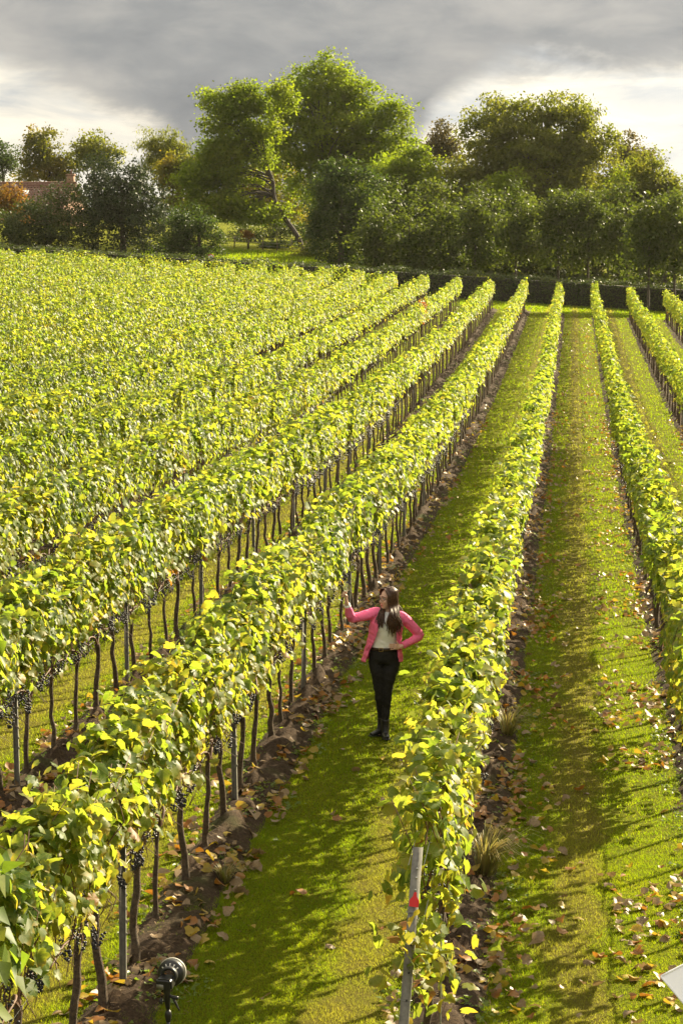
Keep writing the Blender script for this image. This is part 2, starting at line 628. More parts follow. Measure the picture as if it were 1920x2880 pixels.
def soil_mat():
    m, t = new_mat('soil')
    out = t.n('ShaderNodeOutputMaterial')
    p = t.n('ShaderNodeBsdfPrincipled')
    geo = t.n('ShaderNodeNewGeometry')
    n1 = t.noise(geo.outputs['Position'], 38, 8, .75)
    n2 = t.noise(geo.outputs['Position'], 1.1, 3, .5)
    c = t.ramp(n1, [(.32, (.020, .013, .008)), (.52, (.058, .037, .023)), (.72, (.125, .085, .053))])
    c = t.mix(t.math('MULTIPLY', t.smooth(n2, .55, .75), .6), c, (.050, .070, .014))
    t.link(c, p.inputs['Base Color'])
    p.inputs['Roughness'].default_value = .95
    p.inputs['Specular IOR Level'].default_value = .15
    bp = t.n('ShaderNodeBump')
    bp.inputs['Strength'].default_value = .9
    bp.inputs['Distance'].default_value = .03
    t.link(n1, bp.inputs['Height'])
    t.link(bp.outputs[0], p.inputs['Normal'])
    t.link(p.outputs[0], out.inputs[0])
    return m


def ground_mat():
    m, t = new_mat('mown_grass_ground')
    out = t.n('ShaderNodeOutputMaterial')
    p = t.n('ShaderNodeBsdfPrincipled')
    geo = t.n('ShaderNodeNewGeometry')
    pos = geo.outputs['Position']
    fine = t.noise(pos, 30, 6, .7)
    mid = t.noise(pos, 2.2, 5, .6)
    c = t.ramp(fine, [(.28, (.036, .055, .004)), (.48, (.125, .145, .006)), (.68, (.20, .19, .010)), (.80, (.23, .19, .025))])
    c = t.mix(t.math('MULTIPLY', t.smooth(mid, .50, .72), .55), c, (.12, .105, .014))
    c = t.mix(t.math('MULTIPLY', worn_band(t, pos), .7), c, (.155, .115, .034))
    t.link(c, p.inputs['Base Color'])
    p.inputs['Roughness'].default_value = .85
    p.inputs['Specular IOR Level'].default_value = .03
    bp = t.n('ShaderNodeBump')
    bp.inputs['Strength'].default_value = 1.0
    bp.inputs['Distance'].default_value = .06
    t.link(fine, bp.inputs['Height'])
    t.link(bp.outputs[0], p.inputs['Normal'])
    tr = t.n('ShaderNodeBsdfTranslucent')
    tr.inputs[0].default_value = (.16, .22, .012, 1)
    t.link(p.outputs[0], out.inputs[0])
    return m


M['soil'] = soil_mat()
M['ground'] = ground_mat()

# ------------------------------------------------------------------ ground
S_ROW = 2.2
ROWS = list(range(-18, 4))
D_END = 150.0


ROW_X = {k: -1.1 + S_ROW * k for k in ROWS}
ROW_X.update({0: -.97, 1: 1.36, 2: 3.70, 3: 6.10})
_RX = np.array([ROW_X[k] for k in ROWS])
SOIL_DX, SOIL_HW = .10, .24      # the bare strip lies a little to the right of each row


def row_x(k):
    return ROW_X[int(k)]


def near_row(x):
    """Index into ROWS / _RX of the row nearest to each x."""
    return np.abs(np.asarray(x)[..., None] - _RX).argmin(-1)


def soil_off(x):
    """Distance from the middle of the nearest bare strip."""
    return np.abs(np.asarray(x)[..., None] - _RX - SOIL_DX).min(-1)


def row_start(k):
    if k < -1:
        return max(11.5, 3.4 * abs(row_x(k)) - 5.0)
    return {-1: 11.2, 0: 14.4, 1: 11.5, 2: 24.0, 3: 84.0}[k]


def strip_coords(segs):
    out = []
    for a, b, s in segs:
        out.append(np.arange(a, b, s))
    return np.unique(np.round(np.concatenate(out), 4))


def grid_mesh(name, xs, ys, zfun, mat):
    X, Y = np.meshgrid(xs, ys)
    Z = zfun(X, Y)
    V = np.stack([X, Y, Z], -1).reshape(-1, 3)
    nx, ny = len(xs), len(ys)
    i = np.arange(ny - 1)[:, None] * nx
    j = np.arange(nx - 1)[None]
    F = np.stack([i + j, i + j + 1, i + nx + j + 1, i + nx + j], -1).reshape(-1, 4)
    return mesh_np(name, V, F, mat, smooth=True)


xs = strip_coords([(-1200, -400, 100), (-400, -90, 25), (-90, -8, 1.5), (-8, 6, .35), (6, 40, 1.5), (40, 400, 25), (400, 1201, 100)])
ys = strip_coords([(-400, -10, 30), (-10, 10, 2), (10, 60, .5), (60, 200, 1.5), (200, 400, 10), (400, 1601, 100)])


def ground_z(X, Y):
    near = np.clip((70 - Y) / 30, 0, 1) * np.clip((Y - 2) / 5, 0, 1)
    return gz(X, Y) + near * (fbm(X * 1.7, Y * 1.7, 5) - .5) * .05


link('ground', grid_mesh('ground', xs, ys, ground_z, M['ground']), kind='structure')

for k in ROWS:
    x0 = row_x(k)
    y0 = max(row_start(k) - 2.5, 6.0)
    if y0 > D_END - 3:
        continue
    fine = -5 <= k <= 2
    ys = strip_coords([(y0, 45, .08 if fine else .5), (max(45, y0), D_END + .6, .3 if fine else 1.2)]) if y0 < 45 else strip_coords([(y0, D_END + .6, .4 if fine else 1.2)])
    us = SOIL_DX + np.linspace(-.40, .40, 17 if fine else 7)

    def zf(X, Y, x0=x0):
        u = np.abs(X - x0 - SOIL_DX) / SOIL_HW
        wob = (fbm(X * 2.0, Y * 2.0, 9) - .5) * .5
        prof = np.clip(1 - (u + wob) ** 2, -.35, 1)
        clod = (fbm(X * 9, Y * 9, 21, 3) - .5) * .14 + (np.clip(fbm(X * 5, Y * 5, 33, 2) - .58, 0, 1)) * .45
        return gz(X, Y) + .015 + prof * .075 + clod * np.clip(1.15 - u, 0, 1)
    link('soil_bank', grid_mesh('soil_bank', x0 + us, ys, zf, M['soil']), kind='structure')


def soil_z(x, y):
    """Height of whatever one stands on near a row."""
    u = soil_off(x) / SOIL_HW
    return gz(x, y) + np.where(u < 1, .015 + np.clip(1 - u * u, 0, 1) * .075, .0)



# ------------------------------------------------------------------ trees, hedge and house beyond the field
def stops(*c):
    return [(i / max(len(c) - 1, 1), v) for i, v in enumerate(c)]


M['ash_leaf'] = leaf_mat('ash_leaf', stops((.065, .095, .010), (.105, .135, .012), (.16, .165, .018)), stops((.20, .30, .012), (.31, .41, .014), (.44, .48, .02)), .50, .55, .15, .25, .5)
M['willow_leaf'] = leaf_mat('willow_leaf', stops((.055, .075, .016), (.090, .105, .020), (.13, .135, .025)), stops((.20, .25, .018), (.30, .33, .022), (.42, .38, .03)), .46, .55, .15, .25, .5)
M['oak_leaf'] = leaf_mat('evergreen_leaf', stops((.020, .032, .014), (.030, .046, .018), (.048, .066, .024)), stops((.04, .06, .015), (.06, .09, .02), (.09, .12, .03)), .2, .5, .22, .4, .4)
M['dark_leaf'] = leaf_mat('dark_leaf', stops((.020, .038, .010), (.032, .055, .014), (.055, .080, .016)), stops((.06, .11, .012), (.10, .16, .015), (.16, .21, .02)), .34, .5, .2, .3, .4)
M['slim_leaf'] = leaf_mat('slender_tree_leaf', stops((.032, .050, .010), (.052, .074, .014), (.085, .102, .018)), stops((.09, .14, .012), (.15, .20, .016), (.23, .26, .02)), .38, .5, .18, .3, .5)
M['hedge_leaf'] = leaf_mat('hedge_leaf', stops((.026, .042, .009), (.044, .062, .012), (.085, .088, .018)), stops((.05, .09, .01), (.09, .13, .012), (.15, .16, .02)), .28, .55, .3, .5, .4)
M['autumn_leaf'] = leaf_mat('autumn_leaf', stops((.050, .070, .014), (.085, .090, .015), (.19, .105, .015)), stops((.16, .22, .015), (.30, .27, .015), (.50, .25, .015)), .42, .55, .15, .22, .75)
M['orange_leaf'] = leaf_mat('orange_leaf', stops((.08, .075, .015), (.15, .075, .015), (.19, .065, .02)), stops((.24, .22, .02), (.40, .19, .02), (.42, .15, .02)), .42, .55, .15, .35, .6)
M['yellow_leaf'] = leaf_mat('yellow_leaf', stops((.060, .080, .012), (.13, .12, .015), (.22, .15, .02)), stops((.22, .28, .015), (.42, .36, .02), (.55, .36, .02)), .45, .55, .15, .25, .6)
M['brown_leaf'] = leaf_mat('brown_leaf', stops((.040, .042, .016), (.070, .062, .022), (.12, .085, .03)), stops((.12, .13, .02), (.20, .16, .03), (.28, .18, .04)), .38, .5, .3, .3, .5)
TREE_LEAF = [(np.array([(0, -.1, 0), (.34, .42, .10), (0, 1, -.05), (-.34, .42, .10)]), [np.array([(0, 1, 2), (0, 2, 3)])]),
             (np.array([(0, -.1, 0), (.34, .42, -.06), (0, 1, .08), (-.34, .42, .14)]), [np.array([(0, 1, 2), (0, 2, 3)])])]
NARROW_LEAF = [(np.array([(0, -.1, 0), (.17, .42, .06), (0, 1.1, -.05), (-.17, .42, .06)]), [np.array([(0, 1, 2), (0, 2, 3)])])]


def crown_points(g, lobes, n, per, clump_r, hollow=.45):
    """Clumps of leaves on many small boughs spread over the lobes; returns leaf positions, outward directions and clump centres."""
    C0 = np.array([l[0] for l in lobes])
    R0 = np.array([(l[3], l[5], l[4]) for l in lobes])
    w = R0[:, 0] * R0[:, 2]
    nb = len(lobes) * 22
    wl = g.choice(len(lobes), nb, p=w / w.sum())
    bd = unit(g.normal(0, 1, (nb, 3)))
    bd[:, 2] = np.where(bd[:, 2] < -.4, bd[:, 2] * .5, bd[:, 2])
    BC = C0[wl] + bd * R0[wl] * g.uniform(.35, .86, nb)[:, None]
    BR = R0[wl] * g.uniform(.24, .46, nb)[:, None]
    nc = max(int(n / per), 1)
    wb = (BR[:, 0] * BR[:, 2])
    which = g.choice(nb, nc, p=wb / wb.sum())
    d = unit(g.normal(0, 1, (nc, 3)) + bd[which] * .55 + [0, 0, .15])
    rad = hollow + (1 - hollow) * g.random(nc) ** .6
    centre = BC[which] + d * BR[which] * (rad * g.uniform(.85, 1.18, nc))[:, None]
    sz = clump_r * g.uniform(.5, 1.3, nc)
    rep = np.repeat(np.arange(nc), per)
    off = g.normal(0, 1, (len(rep), 3)) * sz[rep][:, None] * [1, 1, .65]
    return centre[rep] + off, unit(unit(off) * .6 + d[rep] * .8), centre


def tree(name, label, cat, D, lobes, n, leaf, mat, base=None, trunk_r=.3, fork=.35, limbs=10, per=26, clump=.38, droop=0.0, seed=0, narrow=False, bend=None, group=None, kind=None, hollow=.45, depth=.8):
    g = np.random.default_rng(seed + 4000)
    LB = []
    for l in lobes:
        px_, py_, rx, ry = l[:4]
        dd = l[4] if len(l) > 4 else 0.0
        c = at(px_, py_, D + dd)
        s = (D + dd) / F_PX
        LB.append((c, 0, 0, rx * s * 1.06, ry * s * 1.06, rx * s * depth))
    bx = base if base is not None else float(np.mean([l[0] for l in lobes]))
    X0 = (bx - VPX) * D / F_PX
    Z0 = float(gz(X0, D))
    origin = np.array([X0, D, Z0])
    root = link(name, None, loc=origin, label=label, cat=cat, group=group)
    n, leaf = int(n * (.80 if n > 45000 else .50)), leaf * 1.20
    pos, outw, cen = crown_points(g, LB, n, per, clump, hollow)
    pos[:, 2] = np.maximum(pos[:, 2], Z0 + .15)
    m = len(pos)
    nrm = unit(outw * .55 + g.normal(0, .6, (m, 3)) + [0, 0, .45])
    tip = unit(g.normal(0, .6, (m, 3)) + outw * .5 + [0, 0, -droop])
    rot = frames(nrm, tip)
    sc = leaf * g.uniform(.65, 1.35, m)
    T = NARROW_LEAF if narrow else TREE_LEAF
    V, F = scatter(T, pos - origin, rot, sc, g.integers(0, len(T), m))
    # trunk and limbs reaching into the crown
    top = np.max([c[2] + rz for c, _, _, rx, rz, ry in LB])
    H = top - Z0
    parts = []
    if bend is None:
        cx = float(np.mean([c[0] for c, *_ in LB]))
        bp = [origin, origin + [(cx - X0) * .15, 0, H * fork * .5], origin + [(cx - X0) * .4, 0, H * fork], origin + [(cx - X0) * .7, 0, H * min(fork + .3, .75)]]
    else:
        bp = [at(a, b, D) for a, b in bend]
        bp[0] = origin - [0, 0, .1]
    br = [trunk_r * q for q in np.linspace(1.1, .30, len(bp))]
    bp[0] = bp[0] - np.array([0, 0, .15])
    P, rads = spline(bp, br, 5)
    parts.append(tube(P - origin, rads, 8))
    far = cen[np.linalg.norm(cen - P[-1], axis=1) > .6]
    for t in far[g.choice(len(far), min(limbs, len(far)), replace=False)] if limbs else []:
        # limb leaves the trunk below its target
        i = int(np.clip(len(P) * g.uniform(.45, 1.0), 1, len(P) - 1))
        while i > len(P) * .4 and P[i][2] > t[2] - .2:
            i -= 1
        p0 = P[i]
        v = (t - p0) * .86
        t = p0 + v
        mid = p0 + v * .45 + np.array([0, 0, .12 * np.linalg.norm(v)]) + g.normal(0, .08, 3) * np.linalg.norm(v)
        r0 = min(rads[i] * .55, .024 * np.linalg.norm(v) ** .7 + .015)
        q, qr = spline([p0, mid, t], [r0, r0 * .6, .02], 4)
        parts.append(tube(q - origin, qr, 5, cap=False))
        for _ in range(2):
            e = q[-4] + g.normal(0, 1, 3) * .09 * np.linalg.norm(v) + v * .12
            parts.append(tube(np.array([q[-4], (q[-4] + e) / 2 + [0, 0, .05], e]) - origin, [r0 * .4, r0 * .28, .010], 4, cap=False))
    link('trunk', mesh_np('trunk', *merge(parts), M['tree_bark'], smooth=True), root)
    link('crown', mesh_np('crown', V, F, M[mat], smooth=False), root, kind='stuff')
    return root


tree('dark_tree', 'dark green tree at the left edge behind the house roof', 'tree', 252, [(8, 440, 50, 55), (-30, 470, 60, 70), (35, 480, 30, 40)], 10400, 0.220, 'dark_leaf', seed=1)
tree('maple_tree', 'green tree turning orange behind the tiled roof', 'tree', 246, [(125, 405, 55, 48), (95, 430, 45, 60), (165, 455, 50, 55), (185, 490, 42, 50), (120, 480, 70, 60)], 20400, 0.220, 'autumn_leaf', seed=2, limbs=14)
tree('broadleaf_tree', 'rounded grey-green tree between the orange tree and weeping tree', 'tree', 250, [(262, 420, 55, 45), (300, 450, 45, 45), (230, 450, 45, 50)], 13600, 0.220, 'willow_leaf', seed=3)
tree('weeping_tree', 'weeping tree with hanging grey-green branches behind the evergreen', 'tree', 236, [(425, 415, 32, 62), (460, 405, 36, 55), (495, 420, 26, 60), (450, 450, 60, 70)], 17600, 0.240, 'willow_leaf', seed=4, narrow=True, droop=2.4, per=34, clump=.40)
tree('yellow_tree', 'orange-yellow autumn tree just right of the weeping tree', 'tree', 226, [(510, 455, 42, 42), (480, 500, 45, 50), (535, 500, 50, 60), (520, 560, 60, 50)], 14400, 0.220, 'autumn_leaf', seed=5)
tree('yellow_tree', 'yellow-leaved tree glowing behind the leaning ash trunk', 'tree', 240, [(800, 500, 60, 55), (740, 520, 60, 60), (850, 540, 60, 50), (700, 570, 80, 50), (790, 590, 90, 50)], 21600, 0.220, 'yellow_leaf', seed=6)
tree('main_tree', 'tallest broad-crowned green tree at the centre of the skyline', 'tree', 216,
     [(925, 255, 95, 90), (860, 250, 62, 60), (1000, 268, 72, 66), (1062, 318, 74, 66), (1120, 345, 54, 62), (1150, 345, 30, 50), (825, 320, 66, 70), (930, 370, 130, 80), (1060, 420, 105, 66), (860, 430, 90, 74), (990, 460, 125, 66), (1140, 430, 45, 55), (780, 410, 50, 60), (950, 540, 140, 60), (785, 310, 70, 66), (820, 245, 52, 50), (760, 420, 60, 60), (840, 500, 90, 60), (778, 372, 52, 48), (800, 450, 70, 50), (1158, 305, 26, 36), (1100, 290, 50, 46)],
     70000, .22, 'ash_leaf', base=905, trunk_r=.5, fork=.38, limbs=70, clump=.44, seed=7, hollow=.32)
tree('leaning_ash', 'leaning tree with its slanting bare trunk beside the lit lawn', 'tree', 200,
     [(640, 300, 66, 58), (690, 268, 55, 44), (600, 340, 42, 56), (745, 290, 56, 60), (660, 380, 76, 50), (600, 420, 50, 40), (740, 360, 50, 60), (800, 275, 40, 50), (600, 480, 80, 58), (548, 520, 66, 56), (670, 500, 80, 50), (610, 580, 95, 48), (705, 600, 85, 40), (700, 440, 70, 44), (640, 440, 70, 44), (545, 600, 60, 46), (780, 590, 50, 30)],
     50000, .21, 'ash_leaf', base=862, trunk_r=.23, bend=[(862, 715), (838, 668), (800, 612), (772, 560), (766, 505), (742, 462), (706, 420), (672, 385), (640, 330)], limbs=44, clump=.44, seed=8, hollow=.3)
tree('evergreen_oak', 'big round dark evergreen tree with a silvery right side', 'tree', 184,
     [(334, 556, 127, 116), (284, 606, 104, 106), (399, 606, 88, 112), (329, 496, 88, 62), (434, 656, 54, 69), (259, 646, 68, 69), (374, 521, 79, 67), (354, 646, 125, 67), (334, 696, 119, 38), (254, 691, 79, 38), (424, 701, 68, 29)], 41600, 0.170, 'oak_leaf', seed=9, clump=.32, hollow=.7, per=30)
tree('garden_shrub', 'broad dull green shrub left of the round evergreen', 'shrub', 180,
     [(130, 590, 75, 60), (60, 640, 85, 60), (185, 560, 48, 42), (20, 690, 70, 45), (165, 650, 80, 60), (100, 690, 80, 40), (212, 565, 36, 48), (150, 556, 44, 30)], 30000, 0.150, 'hedge_leaf', seed=10, clump=.35, hollow=.6)
tree('orange_shrub', 'orange-red autumn shrub in front of the roof at the left edge', 'shrub', 192, [(28, 555, 44, 42), (-15, 590, 55, 60), (50, 600, 35, 40)], 10500, 0.160, 'orange_leaf', seed=11)
tree('laurel_bush', 'dark bush right of the evergreen, pale where the sun catches it', 'shrub', 181,
     [(515, 650, 52, 62), (590, 668, 44, 50), (555, 625, 52, 48), (620, 690, 26, 34), (500, 690, 50, 40), (540, 712, 70, 26), (605, 712, 40, 20)], 19500, 0.150, 'dark_leaf', seed=12, clump=.30, hollow=.65)
tree('dark_bush', 'tall blue-green leafy tree in front of the main tree', 'tree', 177,
     [(950, 600, 92, 88), (930, 520, 60, 58), (1005, 550, 70, 74), (905, 655, 52, 62), (1010, 660, 80, 60), (960, 480, 45, 40), (940, 705, 80, 50), (1010, 730, 80, 50)], 39000, 0.170, 'dark_leaf', seed=13, clump=.36, hollow=.62)
tree('green_tree', 'yellow-green tree low between the two biggest trees', 'tree', 196, [(1150, 462, 60, 50), (1195, 500, 44, 54), (1100, 480, 60, 48), (1160, 540, 75, 60), (1070, 540, 60, 60)], 27000, 0.190, 'ash_leaf', seed=14)
tree('brown_tree', 'thin brownish tree between the two biggest crowns', 'tree', 232, [(1240, 395, 36, 50), (1215, 430, 32, 46), (1265, 420, 36, 60)], 11200, 0.200, 'brown_leaf', seed=15, hollow=.3)
tree('great_willow', 'very wide olive-green tree, right of the tallest one', 'tree', 206,
     [(1480, 318, 105, 66), (1400, 340, 85, 74), (1335, 380, 58, 62), (1580, 320, 95, 64), (1660, 380, 74, 72), (1712, 445, 50, 66), (1500, 420, 170, 90), (1390, 470, 110, 90), (1640, 490, 115, 90), (1500, 540, 190, 80), (1310, 470, 56, 80), (1720, 540, 70, 70), (1340, 560, 90, 60)],
     76000, .22, 'willow_leaf', base=1500, trunk_r=.55, fork=.30, limbs=80, clump=.44, seed=16, narrow=False, droop=.8, hollow=.32)
tree('brown_tree', 'small rusty tree showing above the right shoulder of the wide tree', 'tree', 226, [(1770, 425, 36, 46), (1745, 470, 40, 50), (1800, 470, 36, 50)], 10500, 0.200, 'brown_leaf', seed=17)
tree('poplar_tree', 'dark green sloping tree at the right edge of the picture', 'tree', 192,
     [(1800, 470, 44, 56), (1840, 500, 56, 66), (1880, 570, 60, 72), (1800, 580, 80, 80), (1930, 650, 50, 80)], 36000, 0.190, 'willow_leaf', seed=18, clump=.4)
UNDER = [('left of centre under the tallest tree', 1090, 640), ('second from the left', 1210, 620), ('behind the slender hedge trees', 1345, 640), ('under the wide tree', 1480, 650), ('right of centre under the wide tree', 1610, 640), ('next to the right-hand one', 1730, 640), ('at the right edge', 1860, 660)]
for i, (w, x, y) in enumerate(UNDER):
    tree('understorey_tree', f'shadowy understorey tree behind the hedge, {w}', 'tree', 186 + (i % 3) * 3, [(x, y, 110, 95), (x - 50, y + 70, 90, 70), (x + 55, y + 70, 90, 70), (x + 10, y - 60, 70, 60), (x, y + 120, 100, 60), (x - 30, y + 165, 90, 40), (x + 50, y + 170, 80, 36)],
         17000, .23, 'slim_leaf', seed=30 + i, hollow=.5, limbs=8, trunk_r=.2, group='understorey trees behind the hedge')
SLIM = [(1060, 585, 172), (1150, 600, 171), (1243, 590, 171), (1335, 575, 170), (1455, 545, 170), (1567, 545, 169), (1655, 555, 169), (1757, 560, 168), (1823, 580, 157.5), (1888, 570, 158)]
for i, (x, y, D) in enumerate(SLIM):
    tree('slender_tree', f'slender young tree with a bare stem along the hedge, {["first", "second", "third", "fourth", "fifth", "sixth", "seventh", "eighth", "ninth", "last"][i]} counting from the left',
         'tree', D, [(x, y + 60, 52, 66), (x - 6, y + 10, 32, 50), (x + 5, y + 130, 60, 64), (x - 24, y + 95, 46, 50), (x + 26, y + 150, 46, 50), (x - 20, y + 185, 48, 40), (x + 36, y + 70, 34, 40)], 10000, .19, 'slim_leaf',
         base=x + (4 if i % 2 else -3), trunk_r=.11, fork=.55, limbs=14, clump=.36, seed=50 + i, hollow=.25, group='slender trees along the hedge', per=20)

for i, (w, x, y, D) in enumerate([('left of the brown tree', 1130, 520, 204), ('below the brown tree', 1270, 520, 206), ('under the left half of the wide tree', 1400, 560, 200), ('under its right half', 1620, 560, 202), ('below the rusty tree', 1760, 540, 204)]):
    tree('olive_tree', f'olive-green tree filling the gap {w}', 'tree', D, [(x, y, 90, 75), (x - 60, y + 60, 80, 70), (x + 60, y + 50, 80, 75), (x + 10, y - 45, 60, 45), (x, y + 120, 110, 60)],
         17000, .22, 'willow_leaf' if i % 2 else 'ash_leaf', seed=90 + i, hollow=.35, limbs=10, trunk_r=.25, group='olive trees between the big crowns')

# far wood closing the view under the crowns
g = np.random.default_rng(99)
LB = [(at(px_, 640, 300) + [0, g.normal(0, 6), g.normal(0, 1.2)], 0, 0, 5.5, 5.0, 4.0) for px_ in range(-200, 2300, 75)] + [(at(px_, 700, 224) + [0, g.normal(0, 3), g.normal(0, .8)], 0, 0, 3.6, 4.6, 2.5) for px_ in range(930, 2100, 60)]
pos, outw, _ = crown_points(g, LB, 22000, 20, .7)
pos[:, 2] = np.maximum(pos[:, 2], gz(pos[:, 0], pos[:, 1]))
m = len(pos)
link('far_wood', mesh_np('far_wood', *scatter(TREE_LEAF, pos, frames(unit(outw + g.normal(0, .6, (m, 3))), g.normal(0, 1, (m, 3))), g.uniform(.42, .68, m), g.integers(0, 2, m)), M['dark_leaf']),
     kind='stuff', label='far wood seen under the tree crowns')

# the long clipped hedge
g = np.random.default_rng(98)
hedge = link('hedge', None, loc=(-16, 160.5, 0), label='long clipped dark hedge across the far end of the vineyard', cat='hedge')
n = 36000
x = g.uniform(-62, 24, n)
top = 1.70 + .42 * (fbm(x * .8, x * 0, 4) - .5) + .22 * g.random(n) ** 5 + np.where(x > -14, .12, 0)
face = g.random(n) < .6
y = np.where(face, 159.7 + .18 * fbm(x * 1.5, top * 3, 7) + g.normal(0, .08, n), g.uniform(159.7, 161.3, n))
z = np.where(face, g.uniform(.0, 1, n) * top, top + g.normal(0, .05, n))
pos = np.stack([x, y, gz(x, y) + z], 1)
nrm = unit(np.where(face[:, None], [0, -1, .35], [0, -.1, 1]) + g.normal(0, .5, (n, 3)))
V, F = scatter(TREE_LEAF, pos - np.array([-16, 160.5, 0]), frames(nrm, g.normal(0, 1, (n, 3))), g.uniform(.09, .17, n), g.integers(0, 2, n))
link('foliage', mesh_np('foliage', V, F, M['hedge_leaf']), hedge, kind='stuff')
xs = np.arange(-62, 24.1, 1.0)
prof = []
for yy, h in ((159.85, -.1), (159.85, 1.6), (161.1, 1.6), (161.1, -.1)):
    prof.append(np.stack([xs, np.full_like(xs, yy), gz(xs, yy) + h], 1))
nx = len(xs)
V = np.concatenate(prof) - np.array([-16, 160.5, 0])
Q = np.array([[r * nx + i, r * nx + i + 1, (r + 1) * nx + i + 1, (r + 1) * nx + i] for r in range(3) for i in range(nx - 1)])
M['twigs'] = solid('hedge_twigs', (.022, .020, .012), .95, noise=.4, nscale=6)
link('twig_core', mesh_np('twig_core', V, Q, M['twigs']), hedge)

# headland strip of longer grass along the hedge and the lit meadow beyond
g = np.random.default_rng(97)
n = 26000
x = np.concatenate([g.uniform(-38, -20, 14000), g.uniform(-14, 16, 12000)])
y = np.concatenate([g.uniform(163, 203, 14000), g.uniform(151, 159.6, 12000)])
h = np.concatenate([g.uniform(.10, .34, 14000), g.uniform(.05, .14, 12000)])
P = np.stack([x, y, gz(x, y)], 1)
a = g.uniform(0, 6.3, n)
sd = np.stack([np.cos(a), np.sin(a), 0 * a], 1) * g.uniform(.03, .07, n)[:, None]
V = np.stack([P - sd, P + sd, P + np.stack([g.normal(0, .06, n), g.normal(0, .06, n), h], 1)], 1).reshape(-1, 3)
link('meadow_grass', mesh_np('meadow_grass', V, np.arange(3 * n).reshape(-1, 3), M['grass']), kind='stuff', label='sunlit meadow grass beyond the hedge and along the headland')

# garden behind the meadow: fence, low clipped hedge, red-leaved tree
X0 = at(720, 690, 206)[0]
fence = link('garden_fence', None, loc=(X0, 206, 0), label='low wooden post and wire fence behind the lit meadow', cat='fence')
M['old_wood'] = solid('weathered_wood', (.16, .125, .085), .9, noise=.3, nscale=8)
pm = mesh_np('fence_post', *box(0, 0, .55, .11, .09, 1.2), M['old_wood'])
for i, dx in enumerate(np.arange(-3.4, 6.1, 1.35)):
    link('fence_post', pm, fence, loc=(dx, 0, float(gz(X0 + dx, 206))), rot=(0, rng.normal(0, .03), 0))
for h in (.35, .65, .95):
    pts = [(dx, -.05, float(gz(X0 + dx, 206)) + h) for dx in np.arange(-3.6, 6.3, 1.35)]
    link('fence_wire', mesh_np('fence_wire', *tube(pts, .012, 4), M['wire']), fence)
tree('red_tree', 'small round red-leaved tree standing by the garden fence', 'tree', 205, [(698, 662, 13, 11), (690, 656, 9, 8)], 900, .12, 'orange_leaf', base=700, trunk_r=.07, limbs=4, clump=.18, seed=70, per=15)
tree('garden_bush', 'low clipped bush behind the garden fence', 'shrub', 210, [(755, 690, 38, 14), (800, 690, 34, 13)], 4000, .12, 'dark_leaf', seed=71, limbs=3, trunk_r=.05, clump=.2)
tree('garden_bush', 'dark tall hedge bush behind the lit meadow, under the leaning trunk', 'shrub', 222, [(760, 655, 60, 30), (830, 650, 55, 30), (690, 660, 60, 30), (890, 670, 50, 40)], 9000, .18, 'hedge_leaf', seed=72, limbs=5, trunk_r=.08)
tree('garden_bush', 'rough bush at the foot of the leaning trunk', 'shrub', 198, [(850, 715, 36, 24), (880, 705, 30, 30), (815, 725, 26, 14)], 4500, .14, 'willow_leaf', seed=73, limbs=4, trunk_r=.05)

# house
HD = 236.0
hx0, hx1 = at(-260, 500, HD)[0], at(216, 500, HD)[0]
ridge_z, eave_z = 11.35, 8.75
hg = float(gz((hx0 + hx1) / 2, HD)) - .5
house = link('bungalow', None, loc=(hx1, HD, hg), rot=(0, 0, R(-4)), label='bungalow with a red-brown tiled roof behind the shrubs at left', cat='house')


def tile_mat():
    m, t = new_mat('clay_tiles')
    out = t.n('ShaderNodeOutputMaterial')
    p = t.n('ShaderNodeBsdfPrincipled')
    tc = t.n('ShaderNodeTexCoord')
    nz = t.noise(tc.outputs['Object'], 3.0, 6, .7)
    t.link(t.ramp(nz, [(.3, (.09, .042, .030)), (.55, (.15, .070, .046)), (.75, (.19, .105, .072))]), p.inputs['Base Color'])
    p.inputs['Roughness'].default_value = .85
    t.link(p.outputs[0], out.inputs[0])
    return m


M['tiles'] = tile_mat()
M['brick'] = solid('brick', (.26, .15, .10), .9, noise=.35, nscale=14)
M['white_frame'] = solid('pale_glass', (.75, .78, .80), .12)
M['lead'] = solid('lead_flashing', (.45, .46, .48), .5)
L_ = hx1 - hx0
link('wall', mesh_np('wall', *merge([box(-L_ / 2, 0, (eave_z - hg) / 2, L_ - .4, 8.6, eave_z - hg)]), M['brick']), house)
gab = np.array([(-.2, -4.3, eave_z - hg), (-.2, 4.3, eave_z - hg), (-.2, 0, ridge_z - hg - .1)])
link('gable', mesh_np('gable', gab, np.array([[0, 1, 2]]), M['brick']), house)
roof = []
rows, cols = 11, int(L_ / .34)
for sgn in (-1, 1):
    for r in range(rows):
        a, b = r / rows, (r + 1.12) / rows
        for c in range(cols):
            x = -L_ + (c + .5 + .5 * (r % 2)) * L_ / cols
            w = L_ / cols * .47
            y1, y2 = sgn * 4.75 * a, sgn * 4.75 * b
            z1, z2 = ridge_z - hg - (ridge_z - eave_z + .25) * a, ridge_z - hg - (ridge_z - eave_z + .25) * b + .07
            dz = rng.uniform(-.012, .012)
            V = np.array([(x - w, y1, z1 + dz), (x + w, y1, z1 + dz), (x + w, y2, z2 + dz), (x - w, y2, z2 + dz), (x, y1, z1 + .05 + dz), (x, y2, z2 + .05 + dz)])
            roof.append((V, [np.array([[0, 4, 5, 3], [4, 1, 2, 5]])]))
roof.append(box(-L_ / 2, 0, ridge_z - hg - .35, L_ - .1, 1.2, .4))
V, F = merge(roof)
ro = link('roof', None, house)
link('tile_courses', mesh_np('tile_courses', V, F, M['tiles']), ro, kind='stuff')
